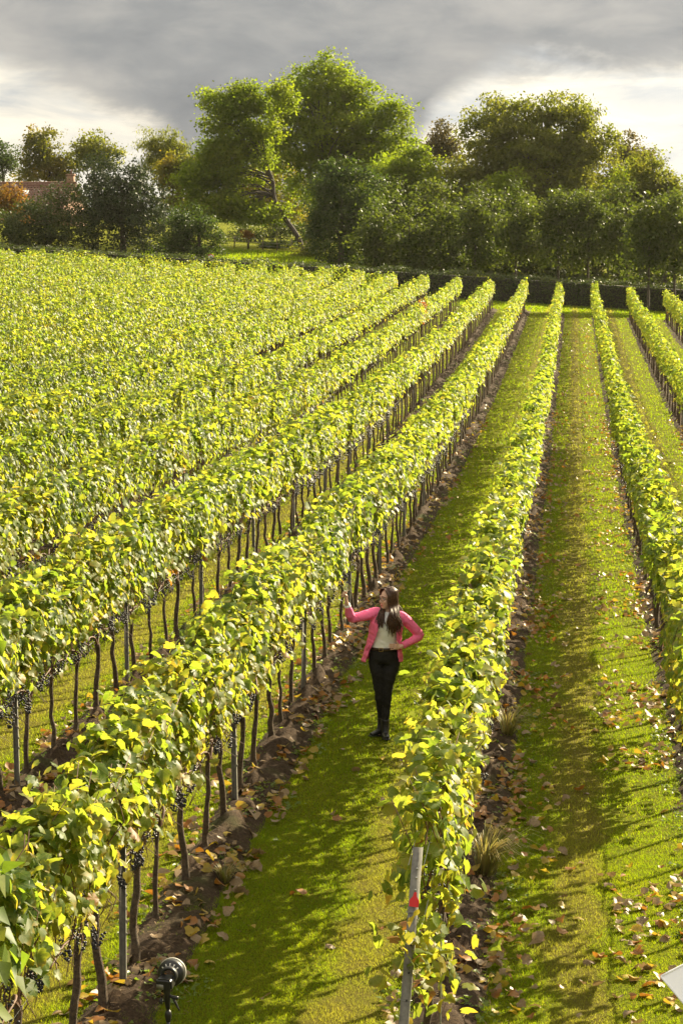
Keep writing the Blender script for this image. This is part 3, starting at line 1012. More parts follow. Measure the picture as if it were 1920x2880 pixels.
link('ridge_tile', mesh_np('ridge_tile', *tube([(-L_, 0, ridge_z - hg + .02), (0, 0, ridge_z - hg + .02)], .13, 8), M['tiles'], smooth=True), ro)
ch = link('chimney', mesh_np('chimney', *merge([box(-.65, 0, ridge_z - hg + .25, .72, .72, 1.3), box(-.65, 0, ridge_z - hg + .86, .86, .86, .16)]), M['brick']), house)
link('chimney_pot', mesh_np('chimney_pot', *tube([(-.58, 0, ridge_z - hg + .9), (-.58, 0, ridge_z - hg + 1.45)], [.12, .09], 10), M['tiles'], smooth=True), ch)
wx = at(83, 530, HD)[0] - hx1
wy = -2.0
wz = ridge_z - hg - (ridge_z - eave_z + .25) * (2.0 / 4.75) + .10
sl = math.atan2(ridge_z - eave_z + .25, 4.75)
rw = link('roof_window', mesh_np('roof_window', *box(0, 0, 0, .80, 1.15, .08), M['lead']), house, loc=(wx, wy, wz), rot=(sl, 0, 0))
link('pane', mesh_np('pane', *box(0, 0, .05, .64, .98, .02), M['white_frame']), rw)
vx_ = at(53, 520, HD)[0] - hx1
link('vent_pipe', mesh_np('vent_pipe', *tube([(vx_, -1.5, ridge_z - hg - .9), (vx_, -1.5, ridge_z - hg - .2)], .09, 8), M['lead'], smooth=True), house)

# road sign half behind the hedge
c = at(593, 724, 163.5)
sg = float(gz(c[0], 163.5))
sign = link('road_sign', None, loc=(c[0], 163.5, sg), label='round white road sign with a red rim, half hidden behind the hedge', cat='road sign')
M['sign_white'] = solid('sign_white', (.75, .75, .72), .4)
M['sign_red'] = solid('sign_red', (.45, .03, .03), .4)
h = float(c[2] - sg)
link('sign_post', mesh_np('sign_post', *tube([(0, .04, -.1), (0, .04, h)], .035, 8), M['lead'], smooth=True), sign)
disc = [(.0001, 0), (.20, 0), (.20, -.012), (.0001, -.012)]
link('sign_face', mesh_np('sign_face', *xf(lathe([(.0001, .016), (.19, .016), (.19, .0)], 28), rotm('X', R(90)), (0, -.0, h)), M['sign_white']), sign)
link('rim', mesh_np('rim', *xf(lathe([(.19, .02), (.25, .02), (.25, -.01), (.0001, -.01), (.0001, -.008), (.19, -.008)], 28, True), rotm('X', R(90)), (0, 0, h)), M['sign_red']), sign)

# ------------------------------------------------------------------ leaf shapes
def vine_leaf(seed, fold=.25, curl=.25, coarse=False, stalk=True):
    """Lobed, toothed, cupped grape leaf: tip along +Y, face along +Z, with its stalk."""
    r = random.Random(seed)
    if coarse:
        half = [(.24, -.16), (.47, .02), (.60, .36), (.43, .50), (.33, .76)]
    else:
        half = [(.09, -.12), (.22, -.17), (.35, -.11), (.47, .01), (.45, .12), (.57, .22), (.62, .38), (.52, .46), (.43, .50), (.45, .62), (.36, .73), (.23, .81), (.12, .92)]
    j = .02 if not coarse else .03
    right = [(x * (1 + r.uniform(-.08, .08)), y + r.uniform(-j, j)) for x, y in half]
    left = [(-x * (1 + r.uniform(-.08, .08)), y + r.uniform(-j, j)) for x, y in half]
    tip = (r.uniform(-.05, .05), 1.02)
    out = [(0, 0)] + right + [tip] + left[::-1]
    n = len(out)
    if coarse:
        ribs = [(0, .36)]
    else:
        ribs = [(0, .24), (0, .60)]
    pts = out + ribs
    ph = r.uniform(0, 6)
    amp = 0 if coarse else .035
    V = [(x, y, fold * abs(x) - curl * (y - .3) ** 2 - curl * .9 * x * x + amp * math.sin(11 * x + 8 * y + ph)) for x, y in pts]
    T = []
    h = len(half) + 1                      # index of the tip
    if coarse:
        T = [(n, (i + 1) % n, i) if False else (n, i, (i + 1) % n) for i in range(n)]
    else:
        a, b = n, n + 1
        sw = [i for i in range(h) if (out[i][1] + out[i + 1][1]) / 2 < .42]
        k1 = max(sw) + 1
        sw = [i for i in range(h, n) if (out[i][1] + out[(i + 1) % n][1]) / 2 < .42]
        k2 = min(sw)
        for i in range(n):
            T.append((a if (i < k1 or i >= k2) else b, i, (i + 1) % n))
        T += [(a, k1, b), (a, b, k2)]
    if stalk:
        q = len(V)
        V += [(-.012, .02, .0), (.012, .02, 0), (.010, -.30, -.10), (-.010, -.30, -.10)]
        T += [(q, q + 2, q + 1), (q, q + 3, q + 2)]
    return np.array(V), [np.array(T)]


LEAF_FINE = [vine_leaf(i, fold=f, curl=c) for i, (f, c) in enumerate([(.18, .45), (.42, .4), (-.18, .6), (.6, .45), (.30, .9), (.10, .3), (-.35, .45), (.4, -.35)])]
LEAF_MID = [vine_leaf(20 + i, fold=f, curl=c, coarse=True, stalk=False) for i, (f, c) in enumerate([(.15, .3), (.4, .3), (-.15, .3), (.3, .5)])]


def small_leaf(fold):
    """Folded four-triangle leaf for far foliage."""
    V = np.array([(0, 0, 0), (.42, .30, fold), (0, 1, 0), (-.42, .30, fold)])
    return V, [np.array([(0, 1, 2), (0, 2, 3)])]


def low_leaf(fold, curl):
    pts = [(0, 0), (.44, -.08), (.58, .36), (.30, .78), (0, 1.02), (-.30, .78), (-.58, .36), (-.44, -.08)]
    V = np.array([(x, y, fold * abs(x) - curl * (y - .3) ** 2 - curl * .8 * x * x) for x, y in pts])
    return V, [np.array([(0, i, i + 1) for i in range(1, 7)])]


LEAF_LOW = [low_leaf(.15, .3), low_leaf(.4, .3), low_leaf(-.15, .4), low_leaf(.3, .6)]
LEAF_FAR = [small_leaf(.12), small_leaf(.3), small_leaf(-.1)]


def canopy(g, n, side=0, lo=1.15, hi=1.93, L=1.1, size=(.08, .135), bulge=None):
    """Leaf placements of one vine: (position, rotation, scale, outer?).  side biases foliage towards one face."""
    kind = g.random(n)
    s = np.where(g.random(n) < .5, -1., 1.)
    y = g.uniform(-L / 2 - .08, L / 2 + .08, n)
    topw = hi + .10 * np.sin(y * 5 + g.uniform(0, 6)) + g.normal(0, .03)
    t = g.random(n)
    zz = lo + (topw - lo) * t ** .9
    halfw = .178 + .04 * np.sin(3.0 * y + g.uniform(0, 6)) + .03 * np.sin(zz * 7 + g.uniform(0, 6))
    halfw *= 1 - .35 * np.clip((zz - (topw - .35)) / .35, 0, 1)
    pos = np.stack([s * halfw * g.uniform(.70, 1.15, n), y, zz], 1)
    nrm = np.stack([s * 1.0 + g.normal(0, .35, n), g.normal(0, .45, n), .55 + g.normal(0, .40, n)], 1)
    top = kind < .28
    pos[top] = np.stack([g.normal(0, .11, top.sum()), y[top], topw[top] + g.normal(-.05, .075, top.sum())], 1)
    nrm[top] = np.stack([g.normal(0, .55, top.sum()), g.normal(0, .55, top.sum()), np.full(top.sum(), 1.0)], 1)
    inner = kind > .90
    pos[inner, 0] *= .35
    low = (kind > .88) & ~inner
    pos[low, 2] = g.uniform(lo - .26, lo + .05, low.sum())
    shoot = (kind > .28) & (kind < .305)
    pos[shoot, 2] = topw[shoot] + g.uniform(.0, .22, shoot.sum())
    pos[shoot, 0] *= .8
    tip = np.stack([s * .35 + g.normal(0, .35, n), g.normal(0, .5, n), np.full(n, -.9) + g.normal(0, .3, n)], 1)
    tip[top] += np.stack([s[top] * .8, g.normal(0, .8, top.sum()), np.full(top.sum(), .3)], 1)
    sc = g.uniform(*size, n)
    sc[shoot] *= .6
    # leaf base sits so that the blade is centred on its place
    rot = frames(unit(nrm), unit(tip))
    pos = pos - rot[:, :, 1] * (sc * .4)[:, None]
    outer = ~inner
    return pos, rot, sc, outer, s, top


# ------------------------------------------------------------------ vine pieces
def bunch_mesh(seed, berries=38, sub=True):
    g = np.random.default_rng(seed)
    if sub:
        bm = bmesh.new()
        bmesh.ops.create_icosphere(bm, subdivisions=1, radius=1.0)
        bm.verts.ensure_lookup_table()
        tv = np.array([v.co[:] for v in bm.verts])
        tf = [np.array([[v.index for v in f.verts] for f in bm.faces])]
        bm.free()
    else:
        tv = np.array([(1, 0, 0), (-1, 0, 0), (0, 1, 0), (0, -1, 0), (0, 0, 1), (0, 0, -1.)])
        tf = [np.array([(0, 2, 4), (2, 1, 4), (1, 3, 4), (3, 0, 4), (2, 0, 5), (1, 2, 5), (3, 1, 5), (0, 3, 5)])]
    t = g.random(berries) ** .8
    rad = .045 * (1 - t) ** .6 + .007
    a = g.uniform(0, 2 * math.pi, berries)
    P = np.stack([rad * np.cos(a), rad * np.sin(a), -.015 - t * .145], 1)
    rot = np.tile(np.eye(3), (berries, 1, 1))
    sc = g.uniform(.0085, .0115, berries) * (1 if sub else 1.3)
    parts = [scatter([(tv, tf)], P, rot, sc, np.zeros(berries, int))]
    parts.append(tube([(0, 0, .03), (0.004, 0, -.05)], .0025, 4))
    return merge(parts)


BUNCH = [mesh_np('grape_bunch', *bunch_mesh(s), M['grape'], smooth=True) for s in range(4)]
BUNCH_COARSE = [bunch_mesh(50 + s, 13, False) for s in range(3)]


def trunk_shape(seed):
    g = np.random.default_rng(seed)
    pts, rad = [], []
    dx, dy = g.normal(0, .035, 2)
    for i, z in enumerate(np.linspace(-.06, .80, 7)):
        w = z / .8
        pts.append((dx * w + g.normal(0, .011), dy * w * 1.6 + g.normal(0, .014), z))
        rad.append(.034 - .013 * w + g.uniform(-.003, .003))
    rad[0] += .012
    rad[-1] = .030
    V, F = stube(pts, rad, 3, 8)
    V = V + (fbm(V[:, 0] * 40 + seed * 3, V[:, 2] * 25, seed)[:, None] - .5) * .010 * np.array([1, 1, 0])
    return V, F, pts[-1]


def cane_shape(seed, d, top):
    g = np.random.default_rng(seed)
    tx, ty, tz = top
    parts = []
    arm = [(tx, ty, tz - .02), (tx + g.normal(0, .02), ty + d * .10, tz + .09), (g.normal(0, .02), ty + d * .28, .90 + g.normal(0, .02)), (g.normal(0, .02), d * .58, .86)]
    parts.append(stube(arm, [.016, .012, .009, .006], 3, 6))
    for q in range(4):
        y = d * (.06 + .14 * q + g.uniform(-.04, .04))
        x = g.normal(0, .025)
        pts = [(x, y, .86), (x + g.normal(0, .05), y + g.normal(0, .05), 1.12), (x + g.normal(0, .09), y + g.normal(0, .09), 1.50), (x + g.normal(0, .13), y + g.normal(0, .14), 1.90 + g.uniform(-.1, .1))]
        parts.append(stube(pts, [.0055, .005, .004, .003], 2, 4))
    for q in range(3):
        y = d * g.uniform(.05, .5)
        pts = [(0, y, .87), (g.normal(0, .05), y + g.normal(0, .06), .80), (g.normal(0, .07), y + g.normal(0, .09), .66)]
        parts.append(stube(pts, [.004, .0035, .0025], 2, 4))
    return merge(parts)


N_PROTO = 8
TRUNK, CANE, TOPS = [], [], []
for s in range(N_PROTO):
    V, F, top = trunk_shape(100 + s)
    TRUNK.append(mesh_np('trunk', V, F, M['bark'], smooth=True))
    TOPS.append(top)
    CANE.append([mesh_np('cane', *cane_shape(200 + s, d, top), M['cane'], smooth=True) for d in (-1, 1)])
LEAF_ME = [leaf_xy(mesh_np('leaf', V, F, M['vine_leaf'], smooth=True), V) for V, F in LEAF_FINE]

OLD_LEAF_ME = []
for V, F in LEAF_FINE:
    me = leaf_xy(mesh_np('old_leaf', V, F, M['vine_leaf'], smooth=True), V)
    a_ = me.attributes.new('age', 'FLOAT', 'POINT')
    a_.data.foreach_set('value', np.full(len(V), .9, np.float32))
    OLD_LEAF_ME.append(me)


def fruit_mesh(seed):
    g = np.random.default_rng(seed)
    n = 6
    pos = np.stack([g.normal(0, .07, n), g.uniform(-.5, .5, n), g.uniform(.76, 1.0, n)], 1)
    return mesh_np('grape_fruit', *scatter(BUNCH_COARSE, pos, np.tile(np.eye(3), (n, 1, 1)), np.full(n, 1.25), g.integers(0, 3, n)), M['grape'], smooth=True)


FRUIT = [fruit_mesh(s) for s in range(5)]


def mid_foliage(seed, n, templates, size, mat='vine_leaf'):
    g = np.random.default_rng(seed)
    pos, rot, sc, *_ = canopy(g, n, size=size, hi=1.92 + g.normal(0, .05))
    V, F = scatter(templates, pos, rot, sc, g.integers(0, len(templates), n))
    return age_by_height(mesh_np('foliage', V, F, M[mat], smooth=True), V)


MID = [mid_foliage(300 + s, 600, LEAF_MID, (.064, .108)) for s in range(8)]
LOW = [mid_foliage(320 + s, 520, LEAF_LOW, (.068, .112)) for s in range(12)]

# where every vine stands
vines = []
for k in ROWS:
    x0 = row_x(k)
    for j in range(-6, 130):
        y = 16.15 + 1.1 * j
        if y < row_start(k) + .3 or y > D_END:
            continue
        vines.append((k, x0 + rng.normal(0, .025), y + rng.normal(0, .05)))
vk = np.array([v[0] for v in vines])
vx = np.array([v[1] for v in vines])
vy = np.array([v[2] for v in vines])
px, py, pd = project(vx, vy, gz(vx, vy) + 1.45)
seen = (px > -60) & (px < W_PX + 60) & (py > 0) & (py < H_PX + 330)
order = [i for i in np.argsort(pd) if seen[i]]
solo = order[:300]
NEAR = set(order[:34])
rest = sorted(set(range(len(vines))) - set(solo))

ROW_NAME = {-1: 'row just left of the woman', 0: 'row ending at the red-tagged post', 1: 'first row right of the tagged post',
            2: 'second row right of the tagged post', 3: 'third row right of the tagged post', -2: 'second row left of the woman',
            -3: 'third row left of the woman', -4: 'fourth row left of the woman', -5: 'fifth row left of the woman', -6: 'sixth row left of the woman',
            -7: 'seventh row left of the woman', -8: 'eighth row left of the woman', -9: 'ninth row left of the woman', -10: 'tenth row left of the woman'}


def nth(n):
    suf = 'th' if 10 <= n % 100 <= 20 else {1: 'st', 2: 'nd', 3: 'rd'}.get(n % 10, 'th')
    return f'{n}{suf}'


def make_vine(i, rank):
    k, x, y = vines[i]
    g = np.random.default_rng(1000 + i)
    root = link('grape_vine', None, loc=(x, y, float(soil_z(x, y))), label=f'yellow-green grape vine, {nth(rank)} from the front in the {ROW_NAME[k]}',
                cat='grape vine', group='grape vines trained along the rows')
    root.empty_display_size = .2
    p = int(g.integers(N_PROTO))
    tk = link('trunk', TRUNK[p], root)
    w_ = g.uniform(.70, 1.12)
    tk.scale = (w_, w_, 1.0)
    near = i in NEAR
    if pd[i] < 45:
        link('cane', CANE[p][0], root)
        link('cane', CANE[p][1], root)
        for q in range(int(g.integers(5, 10))):
            link('grape_bunch', BUNCH[int(g.integers(4))], root, loc=(g.normal(0, .07), g.uniform(-.5, .5), g.uniform(.86, 1.08)), rot=(g.normal(0, .2), g.normal(0, .2), g.uniform(0, 6)))
    else:
        link('cane', CANE[p][int(g.integers(2))], root)
        f = link('grape_fruit', FRUIT[int(g.integers(5))], root, kind='stuff')
    if not near:
        fo = link('foliage', (MID if pd[i] < 33 else LOW)[int(g.integers(8))], root, rot=(0, 0, math.pi if g.random() < .5 else 0), kind='stuff')
        fo.scale = (g.uniform(.82, 1.18), 1.0, g.uniform(.93, 1.05))
        return root
    NL = 640
    hi = 1.93 + g.normal(0, .04) - (.14 if k == -1 and y < 14.5 else 0)
    pos, rot, sc, outer, s, top = canopy(g, NL, hi=hi, lo=1.12 if k < 1 else .75, size=(.066, .116))
    if k == 0:
        lo_ = (pos[:, 2] < 1.1) & (pos[:, 0] < 0)
        pos[lo_, 0] *= -1
    if i in END_VINES:          # loose hanging shoots round the end post
        low = g.random(NL) < .35
        pos[low, 2] = g.uniform(.35, 1.5, low.sum())
        pos[low, 0] = g.normal(.02, .15, low.sum())
        pos[low, 1] = g.uniform(-.75, .2, low.sum())
        fr = g.random(NL) < .08
        pos[fr, 0] = g.normal(.02, .10, fr.sum())
        pos[fr, 1] = g.uniform(-1.30, -.95, fr.sum())
        pos[fr, 2] = g.uniform(.85, 1.30, fr.sum())
    face = top | ((s > 0) if k <= -1 else (s < 0) if k >= 1 else np.ones(NL, bool))
    single = np.nonzero(outer & face)[0][:280]
    joined = np.setdiff1d(np.arange(NL), single)
    pick = g.integers(0, len(LEAF_FINE), NL)
    for q in single:
        o = bpy.data.objects.new('leaf', (OLD_LEAF_ME if pos[q][2] < 1.28 and g.random() < .6 else LEAF_ME)[pick[q]])
        o.parent = root
        Mx = np.eye(4)
        Mx[:3, :3] = rot[q] * sc[q]
        Mx[:3, 3] = pos[q]
        o.matrix_basis = Matrix(Mx.tolist())
        COL.objects.link(o)
    pk = pick[joined] % len(LEAF_MID)
    fV, fF = scatter(LEAF_MID, pos[joined], rot[joined], sc[joined], pk)
    fm = age_by_height(mesh_np('foliage', fV, fF, M['vine_leaf'], smooth=True), fV)
    link('foliage', leaf_xy(fm, np.concatenate([np.tile(LEAF_MID[q][0], (int((pk == q).sum()), 1)) for q in range(len(LEAF_MID))])), root, kind='stuff')
    return root


END_VINES = set([i for i in order if vines[i][0] == 0][:1])
ranks = {}
for i in solo:
    k = vines[i][0]
    ranks[k] = ranks.get(k, 0) + 1
    make_vine(i, ranks[k])

# a vine that has turned red, in the third row left of the woman
red_i = min((i for i in rest if vines[i][0] == -3), key=lambda i: abs(vines[i][2] - 113))
rest.remove(red_i)
k, x, y = vines[red_i]
root = link('grape_vine', None, loc=(x, y, float(soil_z(x, y))), label='red-leaved grape vine among green ones, far up the third row left of the woman',
            cat='grape vine', group='grape vines trained along the rows')
link('trunk', TRUNK[0], root)
link('cane', CANE[0][0], root)
link('foliage', mid_foliage(77, 420, LEAF_LOW, (.09, .14), 'red_leaf'), root, kind='stuff')

# every other vine: one mass of foliage, trunks and fruit
parts_leaf, parts_wood, ages = [], [], []
far_sets = []
for s in range(12):
    g = np.random.default_rng(500 + s)
    pos, rot, sc, *_ = canopy(g, 165, size=(.118, .175), hi=1.92)
    far_sets.append(scatter(LEAF_FAR, pos, rot, sc, g.integers(0, 3, 165)))
wood = [tube([(0, 0, -.05), (.02, .01, .4), (0, 0, .85)], [.035, .026, .028], 4, cap=False) for _ in range(1)]
arms = [tube([(0, -.55, .86), (0, 0, .84), (0, .55, .87)], [.007, .012, .007], 3, cap=False)]
for q in range(9):                          # bare canes of the fruit zone
    y_ = -.5 + q * .125 + .03 * math.sin(q * 5)
    arms.append((np.array([(.03 * math.sin(q * 3) - .010, y_, .74), (.03 * math.sin(q * 3) + .010, y_ + .012, .74), (.05 * math.sin(q * 7) + .010, y_ + .05, 1.22), (.05 * math.sin(q * 7) - .010, y_ + .03, 1.22)]), [np.array([[0, 1, 2, 3]])]))
arms = merge(arms)
for i in rest:
    k, x, y = vines[i]
    z = float(soil_z(x, y))
    V, F = far_sets[int(rng.integers(12))]
    ages.append(np.clip((1.45 - V[:, 2]) / .65, 0, 1) ** 1.3)
    sgn = 1 if rng.random() < .5 else -1
    parts_leaf.append((V * np.array([sgn * rng.uniform(.75, 1.15), sgn, rng.uniform(.90, 1.07)]) + np.array([x, y, z]), F))
    parts_wood.append((wood[0][0] + np.array([x, y, z]), wood[0][1]))
    parts_wood.append((arms[0] + np.array([x, y, z]), arms[1]))
for x in np.arange(-47.0, -13.0, 1.1):      # the last vines run across the rows, along the hedge
    V, F = far_sets[int(rng.integers(12))]
    ages.append(np.clip((1.45 - V[:, 2]) / .65, 0, 1) ** 1.3)
    y = 154.5 + rng.normal(0, .2)
    parts_leaf.append((V[:, [1, 0, 2]] * [1, 1.8, rng.uniform(.85, 1.05)] + np.array([x, y, float(gz(x, y))]), F))
vl, vw = merge(parts_leaf), merge(parts_wood)
V, F = merge([vl, vw])
nl = sum(len(f) for f in vl[1])
# material per face: quads come first in merge(), and only the wood has quads
mat_idx = np.concatenate([np.full(len(f), 1 if f.shape[1] == 4 else 0) for f in F])
fm = mesh_np('distant_vine_foliage', V, F, [M['vine_leaf'], M['bark']], mat_idx=mat_idx)
ages = np.concatenate(ages + [np.zeros(len(V) - sum(len(q) for q in ages))]).astype(np.float32)
fm.attributes.new('age', 'FLOAT', 'POINT').data.foreach_set('value', ages)
link('distant_vine_foliage', fm, kind='stuff',
     label='mass of farther grape vines filling the field to the hedge')

# ------------------------------------------------------------------ posts and wires
def channel(h, w=.05, d=.035, t=.004):
    """Open C-section steel post, open side towards +Y."""
    prof = [(-w / 2, d / 2), (-w / 2, -d / 2), (w / 2, -d / 2), (w / 2, d / 2), (w / 2 - t, d / 2), (w / 2 - t, -d / 2 + t), (-w / 2 + t, -d / 2 + t), (-w / 2 + t, d / 2)]
    n = len(prof)
    V = np.array([(x, y, z) for z in (0, h) for x, y in prof])
    Q = [[i, (i + 1) % n, n + (i + 1) % n, n + i] for i in range(n)]
    Q += [[n + a for a in q] for q in ([0, 1, 6, 7], [1, 2, 5, 6], [2, 3, 4, 5])]
    return V, [np.array(Q)]


post_body = mesh_np('post_body', *channel(2.0), M['steel'])
hooks = []
for z in np.arange(.5, 1.96, .1):
    for sx in (-1, 1):
        hooks.append(box(sx * .0275, -.008, z, .007, .012, .022))
post_hooks = mesh_np('hook_strip', *merge(hooks), M['steel'])
post_list = []
for k in range(-6, 3):
    for j in range(0, 16):
        y = 15.6 + 5.5 * j
        if y < row_start(k) + 1.5 or (k == 0 and y < 20):
            continue
        x = row_x(k)
        a, b, d = project(x, y, gz(x, y) + 1.0)
        if -20 < a < W_PX + 20 and 0 < b < H_PX + 400 and d < 90:
            post_list.append((d, k, x, y))
prank = {}
for d, k, x, y in sorted(post_list):
    prank[k] = prank.get(k, 0) + 1
    o = link('trellis_post', None, loc=(x + .03, y, float(gz(x, y)) - .03), rot=(rng.normal(0, .012), rng.normal(0, .012), R(180) + rng.normal(0, .1)),
             label=f'grey steel post, {nth(prank[k])} from the front in the {ROW_NAME[k]}', cat='post', group='steel posts holding up the vine rows')
    o.scale = (1, 1, rng.uniform(.97, 1.03))
    link('post_body', post_body, o)
    if d < 40:
        link('hook_strip', post_hooks, o, kind='stuff')

for k in (-5, -4, -3, -2, -1, 0, 1, 2):
    o = link('trellis_wire', None, loc=(row_x(k), row_start(k), 0), label=f'thin steel trellis wires strung along the {ROW_NAME[k]}', cat='wire', group='trellis wires along the rows')
    y0 = row_start(k) - (.5 if k == 0 else 0)
    yy = np.concatenate([np.arange(y0, D_END - 2, 5.5), [D_END]])
    for h, dx in ((.88, .0), (1.25, .05), (1.25, -.05), (1.62, .05), (1.62, -.05)):
        pts = [(dx, y - row_start(k), float(gz(row_x(k), y)) + h + .03) for y in yy]
        V, F = tube(pts, .0019, 4, ref=(1, 0, 0))
        link('wire', mesh_np('wire', V, F, M['wire']), o)

# the leaning end post with its red tag
tp_ = at(1175, 2382, 14.1)
tx, ty = float(tp_[0]), 14.1
fp_ = at(1112, 3150, 13.75)
fx, fy = float(fp_[0]), 13.75
fz = float(gz(fx, fy)) - .05
top = Vector(tp_)
axis = (top - Vector((fx, fy, fz)))
end = link('end_post', None, loc=(fx, fy, fz), label='leaning galvanised steel end post with a red plastic tag, front centre', cat='post')
end.rotation_mode = 'QUATERNION'
end.rotation_quaternion = Vector((0, 0, 1)).rotation_difference(axis)
Lp = axis.length
link('post_body', mesh_np('post_body', *channel(Lp, .064, .045, .004), M['steel']), end)
M['dark_hole'] = solid('bolt_hole', (.03, .028, .025), .8)
M['zinc'] = solid('zinc_bolt', (.55, .54, .50), .35, metal=.8)
for z in (.45, .62, .80, .98, 1.16, 1.34, 1.52, 1.60, 1.66):
    link('bolt', mesh_np('bolt', *xf(lathe([(.0001, .006), (.007, .006), (.007, -.004)], 10), rotm('X', R(90)), (.008, -.0275, z)), M['zinc' if z > 1.2 else 'dark_hole'], smooth=False), end)
tagp = [(-.024, 0), (.024, 0), (.026, .03), (.022, .040), (.010, .055), (.008, .072), (.004, .078), (-.004, .078), (-.008, .072), (-.010, .055), (-.022, .040), (-.026, .03)]
n = len(tagp)
V = np.array([(x * 1.25, y, z * 1.25) for y in (-.002, .002) for x, z in tagp])
Q = [[i, (i + 1) % n, n + (i + 1) % n, n + i] for i in range(n)]
me = bpy.data.meshes.new('tag')
me.from_pydata(V.tolist(), [], [q for q in Q] + [list(range(n))[::-1], list(range(n, 2 * n))])
me.materials.append(solid('red_plastic', (.62, .018, .022), .4))
link('tag', me, end, loc=(.004, -.031, 1.41), rot=(0, R(3), 0))
ring = []
a = np.linspace(0, 2 * math.pi, 17)
for zz in (.0, .006):
    pts = [(.043 * math.cos(t), .030 * math.sin(t), 1.37 + zz + .004 * math.sin(3 * t)) for t in a]
    ring.append(tube(pts, .0018, 5))
link('wire_tie', mesh_np('wire_tie', *merge(ring), M['wire'], smooth=True), end)
ring = [tube([(.043 * math.cos(t), .030 * math.sin(t), .80) for t in a], .0015, 5)]
link('wire_tie', mesh_np('wire_tie', *merge(ring), M['wire'], smooth=True), end)

# the twisted rod beside the first vine of that row
rx, ry = -.84, 14.5
rod = []
for ph in (0, math.pi):
    rod.append(tube([(.004 * math.cos(z * 60 + ph), .004 * math.sin(z * 60 + ph), z) for z in np.linspace(-.1, 1.15, 130)], .004, 5))
link('training_rod', mesh_np('training_rod', *merge(rod), M['zinc'], smooth=True), loc=(rx, ry, float(gz(rx, ry))),
     label='thin twisted steel training rod beside the leaning end post', cat='rod')

# ------------------------------------------------------------------ grass
def blades(n, y0, y1, h, w, seed, xr=None):
    g = np.random.default_rng(seed)
    y = np.sqrt(g.uniform(y0 ** 2, y1 ** 2, n))
    xl, xr_ = (0 - VPX - 60) / F_PX, (W_PX - VPX + 60) / F_PX
    x = g.uniform(xl, xr_, n) * y
    x = np.maximum(x, -9.0)
    off = soil_off(x)
    edge = .18 + (fbm(x * 2.0, y * 2.0, 3) - .5) * .36
    dens = np.clip(.35 + 1.3 * fbm(x * .9, y * .9, 44), 0, 1)
    keep = (off > edge) & (g.random(n) < dens) | ((off > .05) & (fbm(x * 1.4, y * 1.4, 61) > .60))
    x, y = x[keep], y[keep]
    n = len(x)
    z = ground_z(x, y) - .004
    near_soil = soil_off(x) < SOIL_HW
    z = np.where(near_soil, np.maximum(z, soil_z(x, y) - .03), z)
    a = g.uniform(0, 2 * math.pi, n)
    hh = g.uniform(*h, n) * (.7 + .8 * fbm(x * 1.3, y * 1.3, 71))
    ww = g.uniform(*w, n)
    lean = g.uniform(.2, 1.1, n) * hh
    b = g.uniform(0, 2 * math.pi, n)
    P = np.stack([x, y, z], 1)
    sd = np.stack([np.cos(a), np.sin(a), np.zeros(n)], 1) * ww[:, None] * .5
    tip = P + np.stack([np.cos(b) * lean, np.sin(b) * lean, hh], 1)
    V = np.stack([P - sd, P + sd, tip], 1).reshape(-1, 3)
    return V, [np.arange(3 * n).reshape(-1, 3)]


gr = [blades(260000, 12.0, 21, (.014, .036), (.0035, .0075), 1), blades(190000, 21, 34, (.018, .042), (.006, .012), 2),
      blades(95000, 34, 58, (.025, .055), (.014, .026), 3), blades(42000, 58, 95, (.04, .08), (.03, .05), 4), blades(26000, 95, 151, (.05, .09), (.05, .09), 6)]
link('grass', mesh_np('grass', *merge(gr), M['grass']), kind='stuff', label='short green grass growing in the aisles between vine rows')

# weeds on the soil and tufts at its edge
g = np.random.default_rng(5)
n = 9000
y = 12 * (60 / 12) ** g.random(n)
k = g.integers(-4, 3, n)
x = np.array([ROW_X[q] for q in k]) + SOIL_DX + g.choice([-1, 1], n) * g.uniform(.05, .5, n)
keep = (fbm(x * 2.2, y * 1.2, 91) > .50)
x, y = x[keep], y[keep]
n = len(x)
pos = np.stack([np.repeat(x, 5), np.repeat(y, 5), np.repeat(soil_z(x, y) + .015, 5)], 1) + g.normal(0, .03, (5 * n, 3)) * [1, 1, .3]
a = g.uniform(0, 6.3, 5 * n)
rot = frames(unit(np.stack([g.normal(0, .4, 5 * n), g.normal(0, .4, 5 * n), np.ones(5 * n)], 1)), np.stack([np.cos(a), np.sin(a), np.full(5 * n, .2)], 1))
link('weeds', mesh_np('weeds', *scatter(LEAF_FAR[:2], pos, rot, g.uniform(.02, .06, 5 * n), g.integers(0, 2, 5 * n)), M['weed']), kind='stuff',
     label='small green weeds sprouting on the soil under the vines')


# broken straw, prunings and dead stalks lying on the soil
n = 16000
y = 12 * (50 / 12) ** g.random(n)
k = g.integers(-4, 3, n)
x = np.array([ROW_X[q] for q in k]) + SOIL_DX + g.normal(0, .22, n)
a = g.uniform(0, 6.3, n)
ln = g.uniform(.02, .10, n) * g.random(n) ** .5
P = np.stack([x, y, soil_z(x, y) + .02 + g.uniform(0, .02, n)], 1)
dv = np.stack([np.cos(a), np.sin(a), g.normal(0, .25, n)], 1) * ln[:, None]
sv = np.stack([-np.sin(a), np.cos(a), np.zeros(n)], 1) * g.uniform(.001, .003, n)[:, None]
V = np.stack([P - sv, P + sv, P + dv + sv, P + dv - sv], 1).reshape(-1, 3)
link('dead_stalks', mesh_np('dead_stalks', V, np.arange(4 * n).reshape(-1, 4), M['dead']), kind='stuff', label='dry stalks and prunings lying on the soil under the vines')


